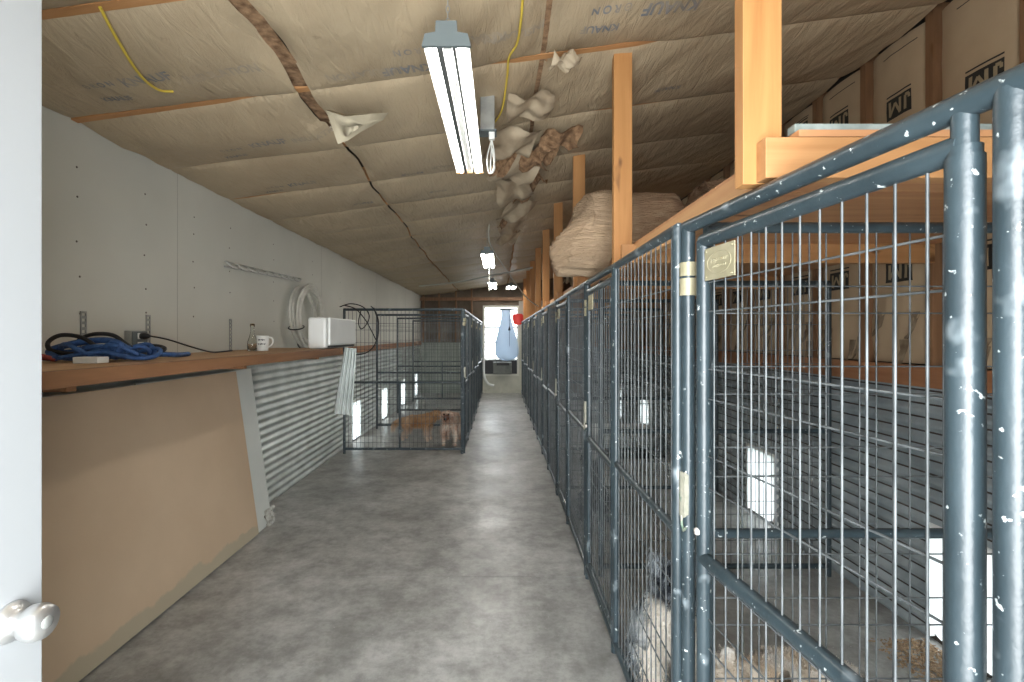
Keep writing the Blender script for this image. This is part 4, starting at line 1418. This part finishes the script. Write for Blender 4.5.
def dog(label, loc, rotz, scale, nodes, edges, root, m, m_dark_, fur_n, fur_len, eyes=None, nose=None, tongue=None, seed=1):
    rt = empty('dog', loc, label, 'dog')
    names = list(nodes)
    me = bpy.data.meshes.new('body')
    me.from_pydata([nodes[n_][0] for n_ in names], [(names.index(a), names.index(b_)) for a, b_ in edges], [])
    o = bpy.data.objects.new('body', me)
    C.objects.link(o)
    md = o.modifiers.new('skin', 'SKIN'); md.use_smooth_shade = True; md.branch_smoothing = .6
    for i, n_ in enumerate(names):
        sv_ = me.skin_vertices[0].data[i]
        r_ = nodes[n_][1]
        sv_.radius = (r_, r_) if not isinstance(r_, tuple) else r_
        sv_.use_root = (n_ == root)
    ss = o.modifiers.new('sub', 'SUBSURF'); ss.levels = 3; ss.render_levels = 3
    dg = bpy.context.evaluated_depsgraph_get()
    new = bpy.data.meshes.new_from_object(o.evaluated_get(dg))
    bpy.data.objects.remove(o)
    M_ = Matrix.Rotation(rotz, 4, 'Z') @ Matrix.Scale(scale, 4)
    rng = random.Random(seed)
    for v_ in new.vertices:
        p_ = v_.co
        v_.co = p_ + v_.normal * (.012 * noise.noise(p_ * 14 + Vector((seed, 0, 0))) + .006 * noise.noise(p_ * 40))
    new.transform(M_)
    zmin = min(v_.co.z for v_ in new.vertices)
    new.transform(Matrix.Translation((0, 0, -zmin)))
    new.update()
    new.materials.clear(); new.materials.append(m)
    for p_ in new.polygons: p_.use_smooth = True
    body = bpy.data.objects.new('body', new)
    C.objects.link(body); body.parent = rt
    # tufts of fur: little curved spikes lying back along the coat
    polys = list(new.polygons)
    areas = [p_.area for p_ in polys]
    b = MB()
    off = origin(rt)
    for p_ in rng.choices(polys, areas, k=fur_n):
        n_ = p_.normal
        c_ = p_.center + Vector((rng.uniform(-1, 1), rng.uniform(-1, 1), rng.uniform(-1, 1))) * .006
        hl = fur_len * scale * rng.uniform(.5, 1.1)
        if (M_.inverted() @ (p_.center - Vector((0, 0, -zmin)))).z > 9: hl *= .5
        d_ = (n_ * .55 + Vector((0, 0, -.75)) + Vector((rng.uniform(-.3, .3), rng.uniform(-.3, .3), 0))).normalized()
        s_ = d_.cross(n_)
        s_ = s_.normalized() if s_.length > 1e-4 else Vector((1, 0, 0))
        w_ = hl * .055
        tip = c_ + d_ * hl
        if tip.z < .004: continue
        base = c_ - n_ * .002
        mid_ = c_ + (n_ * .8 + d_ * .6).normalized() * hl * .45
        q = [base + s_ * w_, base - s_ * w_, mid_ - s_ * w_ * .8, mid_ + s_ * w_ * .8]
        b.ngon([x + off for x in q], True)
        b.ngon([q[3] + off, q[2] + off, tip + off], True)
    fo = b.build('fur', m, body)
    fo['kind'] = 'stuff'
    T_ = Matrix.Translation((0, 0, -zmin)) @ M_
    if eyes:
        for e_ in eyes:
            b = MB().ball(T_ @ Vector(e_) + off, .013 * scale, 2); b.build('eye', m_dark_, body)
    if nose:
        b = MB().ball(T_ @ Vector(nose) + off, .022 * scale, 2, (1, .8, .75)); b.build('nose', m_dark_, body)
    return rt


SIT = dict(hip=((0, .15, .15), .125), belly=((0, .07, .25), .125), chest=((0, -.03, .33), .125), ruff=((0, -.07, .42), .105), neck=((0, -.09, .48), .085), skull=((0, -.115, .545), .085), stop=((0, -.185, .535), .055), muzzle=((0, -.235, .515), .04), tip=((0, -.275, .505), .03),
           shl=((-.085, -.06, .28), .065), ell=((-.085, -.075, .16), .042), wrl=((-.08, -.10, .06), .030), pal=((-.08, -.14, .025), .030),
           shr=((.085, -.06, .28), .065), elr=((.085, -.075, .16), .042), wrr=((.08, -.10, .06), .030), par=((.08, -.14, .025), .030),
           thl=((-.095, .12, .13), .078), knl=((-.112, -.01, .12), .05), hol=((-.11, .09, .04), .032), pfl=((-.115, -.04, .025), .028),
           thr=((.12, .12, .13), .085), knr=((.15, -.01, .12), .055), hor=((.14, .09, .04), .032), pfr=((.15, -.04, .025), .028),
           tl=((0, .28, .07), .045), tl2=((.06, .38, .05), .03),
           eal=((-.065, -.10, .61), (.038, .018)), eal2=((-.09, -.115, .66), (.022, .012)), ear=((.065, -.10, .61), (.038, .018)), ear2=((.09, -.115, .66), (.022, .012)))
SITE = [('hip', 'belly'), ('belly', 'chest'), ('chest', 'ruff'), ('ruff', 'neck'), ('neck', 'skull'), ('skull', 'stop'), ('stop', 'muzzle'), ('muzzle', 'tip'),
        ('chest', 'shl'), ('shl', 'ell'), ('ell', 'wrl'), ('wrl', 'pal'), ('chest', 'shr'), ('shr', 'elr'), ('elr', 'wrr'), ('wrr', 'par'),
        ('hip', 'thl'), ('thl', 'knl'), ('knl', 'hol'), ('hol', 'pfl'), ('hip', 'thr'), ('thr', 'knr'), ('knr', 'hor'), ('hor', 'pfr'), ('hip', 'tl'), ('tl', 'tl2'),
        ('skull', 'eal'), ('eal', 'eal2'), ('skull', 'ear'), ('ear', 'ear2')]
m_eye = mat('dark_eye_and_nose', (.01, .009, .008), rough=.15)
m_merle = fur_mat('merle_coat', [(.32, (.02, .022, .026)), (.42, (.10, .12, .14)), (.50, (.42, .46, .49)), (.60, (.80, .82, .82))], 8.0,
                  layers=[(1, -.03, -.09, (.86, .80, .71), 0), (2, .40, .44, (.035, .04, .048), 0), (2, .44, .47, (.30, .33, .36), 9), (2, .12, .02, (.50, .33, .18), 6)])
dog('merle sheepdog sitting close to the fence with pale chest and dark ears', (.705, 2.03, 0), math.radians(-4), .90, SIT, SITE, 'belly', m_merle, m_eye, 16000, .055,
    eyes=[(-.035, -.205, .575), (.035, -.205, .575)], nose=(0, -.30, .512), seed=3)
m_greydog = fur_mat('dark_grey_coat', [(.35, (.02, .021, .022)), (.55, (.07, .075, .078)), (.68, (.26, .28, .28))], 9)
dog('dark grey dog sitting behind the third panel of the long kennel row', (.745, 3.85, 0), math.radians(-25), .80, SIT, SITE, 'belly', m_greydog, m_eye, 3000, .06,
    eyes=[(-.035, -.205, .575), (.035, -.205, .575)], nose=(0, -.30, .512), seed=5)

# lying dog: on its side, head raised a little
LIE = dict(hip=((.30, .05, .11), .115), belly=((.14, .03, .12), .115), chest=((-.04, 0, .135), .12), ruff=((-.13, -.03, .17), .095), neck=((-.19, -.05, .19), .075), skull=((-.25, -.08, .20), .078), stop=((-.30, -.13, .18), .05), tip=((-.335, -.175, .165), .032),
           sh=((-.06, -.10, .09), .055), el=((-.10, -.22, .04), .036), pa=((-.13, -.33, .03), .03), sh2=((-.02, -.09, .15), .05), el2=((.0, -.22, .09), .036), pa2=((-.03, -.34, .06), .03),
           th=((.32, -.06, .10), .08), kn=((.26, -.20, .06), .05), ho=((.36, -.28, .04), .032), pf=((.30, -.38, .03), .028),
           tl=((.43, .10, .07), .04), tl2=((.52, .06, .05), .028), ea=((-.22, -.05, .275), (.035, .016)), ea2=((-.215, -.06, .325), (.018, .010)), eb=((-.285, -.03, .265), (.035, .016)), eb2=((-.30, -.03, .315), (.018, .010)))
LIEE = [('hip', 'belly'), ('belly', 'chest'), ('chest', 'ruff'), ('ruff', 'neck'), ('neck', 'skull'), ('skull', 'stop'), ('stop', 'tip'), ('chest', 'sh'), ('sh', 'el'), ('el', 'pa'), ('chest', 'sh2'), ('sh2', 'el2'), ('el2', 'pa2'),
        ('hip', 'th'), ('th', 'kn'), ('kn', 'ho'), ('ho', 'pf'), ('hip', 'tl'), ('tl', 'tl2'), ('skull', 'ea'), ('ea', 'ea2'), ('skull', 'eb'), ('eb', 'eb2')]
m_cream = fur_mat('cream_coat', [(.34, (.52, .40, .28)), (.46, (.62, .54, .44)), (.56, (.70, .67, .62))], 4.0)
dog('cream and white dog lying on the floor beside the merle dog', (1.06, 1.90, 0), math.radians(8), .92, LIE, LIEE, 'belly', m_cream, m_eye, 7000, .03,
    eyes=[(-.315, -.10, .215), (-.275, -.155, .215)], nose=(-.35, -.195, .17), seed=8)

# standing dogs of the short kennel row
STD = dict(hip=((0, .25, .36), .105), belly=((0, .08, .35), .105), chest=((0, -.12, .35), .12), neck=((0, -.22, .43), .08), skull=((0, -.30, .49), .075), stop=((0, -.36, .475), .05), muz=((0, -.41, .455), .036), tip=((0, -.44, .45), .028),
           shl=((-.075, -.14, .28), .055), ell=((-.08, -.12, .18), .036), wrl=((-.08, -.14, .08), .026), pal=((-.08, -.17, .022), .027), shr=((.075, -.14, .28), .055), elr=((.08, -.12, .18), .036), wrr=((.08, -.14, .08), .026), par=((.08, -.17, .022), .027),
           thl=((-.08, .25, .28), .07), knl=((-.09, .19, .19), .042), hol=((-.09, .31, .12), .026), pfl=((-.09, .27, .022), .026), thr=((.08, .25, .28), .07), knr=((.09, .19, .19), .042), hor=((.09, .31, .12), .026), pfr=((.09, .27, .022), .026),
           tl=((0, .37, .36), .04), tl2=((.02, .47, .28), .045), tl3=((.03, .52, .16), .03), eal=((-.07, -.28, .52), (.03, .016)), eal2=((-.095, -.29, .45), (.026, .014)), ear=((.07, -.28, .52), (.03, .016)), ear2=((.095, -.29, .45), (.026, .014)))
STDE = [('hip', 'belly'), ('belly', 'chest'), ('chest', 'neck'), ('neck', 'skull'), ('skull', 'stop'), ('stop', 'muz'), ('muz', 'tip'), ('chest', 'shl'), ('shl', 'ell'), ('ell', 'wrl'), ('wrl', 'pal'), ('chest', 'shr'), ('shr', 'elr'), ('elr', 'wrr'), ('wrr', 'par'),
        ('hip', 'thl'), ('thl', 'knl'), ('knl', 'hol'), ('hol', 'pfl'), ('hip', 'thr'), ('thr', 'knr'), ('knr', 'hor'), ('hor', 'pfr'), ('hip', 'tl'), ('tl', 'tl2'), ('tl2', 'tl3'), ('skull', 'eal'), ('eal', 'eal2'), ('skull', 'ear'), ('ear', 'ear2')]
m_tandog = fur_mat('tan_coat', [(.35, (.24, .11, .045)), (.5, (.42, .24, .12)), (.66, (.60, .42, .27))], 5, layers=[(2, .22, .10, (.62, .50, .40), 0)])
dog('shaggy tan dog standing side-on in the short kennel row', (-1.12, 6.74, 0), math.radians(80), .82, STD, STDE, 'belly', m_tandog, m_eye, 9000, .05,
    eyes=[(-.03, -.375, .505), (.03, -.375, .505)], nose=(0, -.455, .455), seed=11)
m_curly = fur_mat('cream_curly_coat', [(.35, (.40, .24, .17)), (.5, (.60, .44, .34)), (.64, (.75, .66, .56))], 7, layers=[(1, -.33, -.38, (.16, .06, .03), 0)])
dog('cream curly dog facing the camera with a dark brown muzzle', (-.665, 6.52, 0), math.radians(-4), .95, STD, STDE, 'belly', m_curly, m_eye, 8000, .04,
    eyes=[(-.03, -.375, .505), (.03, -.375, .505)], nose=(0, -.455, .455), seed=14)

# wood chips on the kennel floor
b = MB()
for i in range(1500):
    x, y = 1.76 + R.random() ** .8 * .30, 1.90 + R.random() * .42
    if (x - 1.76) / .30 + R.uniform(-.2, .2) < .2: continue
    a, l_ = R.uniform(0, 3.14), R.uniform(.004, .009)
    M_ = Matrix.Translation((x, y, .002 + R.random() * .012)) @ Matrix.Rotation(a, 4, 'Z') @ Matrix.Rotation(R.uniform(-.5, .5), 4, 'Y')
    b.box((-l_, -.003, -.0015), (l_, .003, .0015), M_)
b.build('wood_chips', mat('wood_chips', (.20, .13, .075), (.42, .30, .19), 60, rough=.9), label='brown wood chips scattered on the kennel floor by the bright pet door', cat='wood chips', kind='stuff')
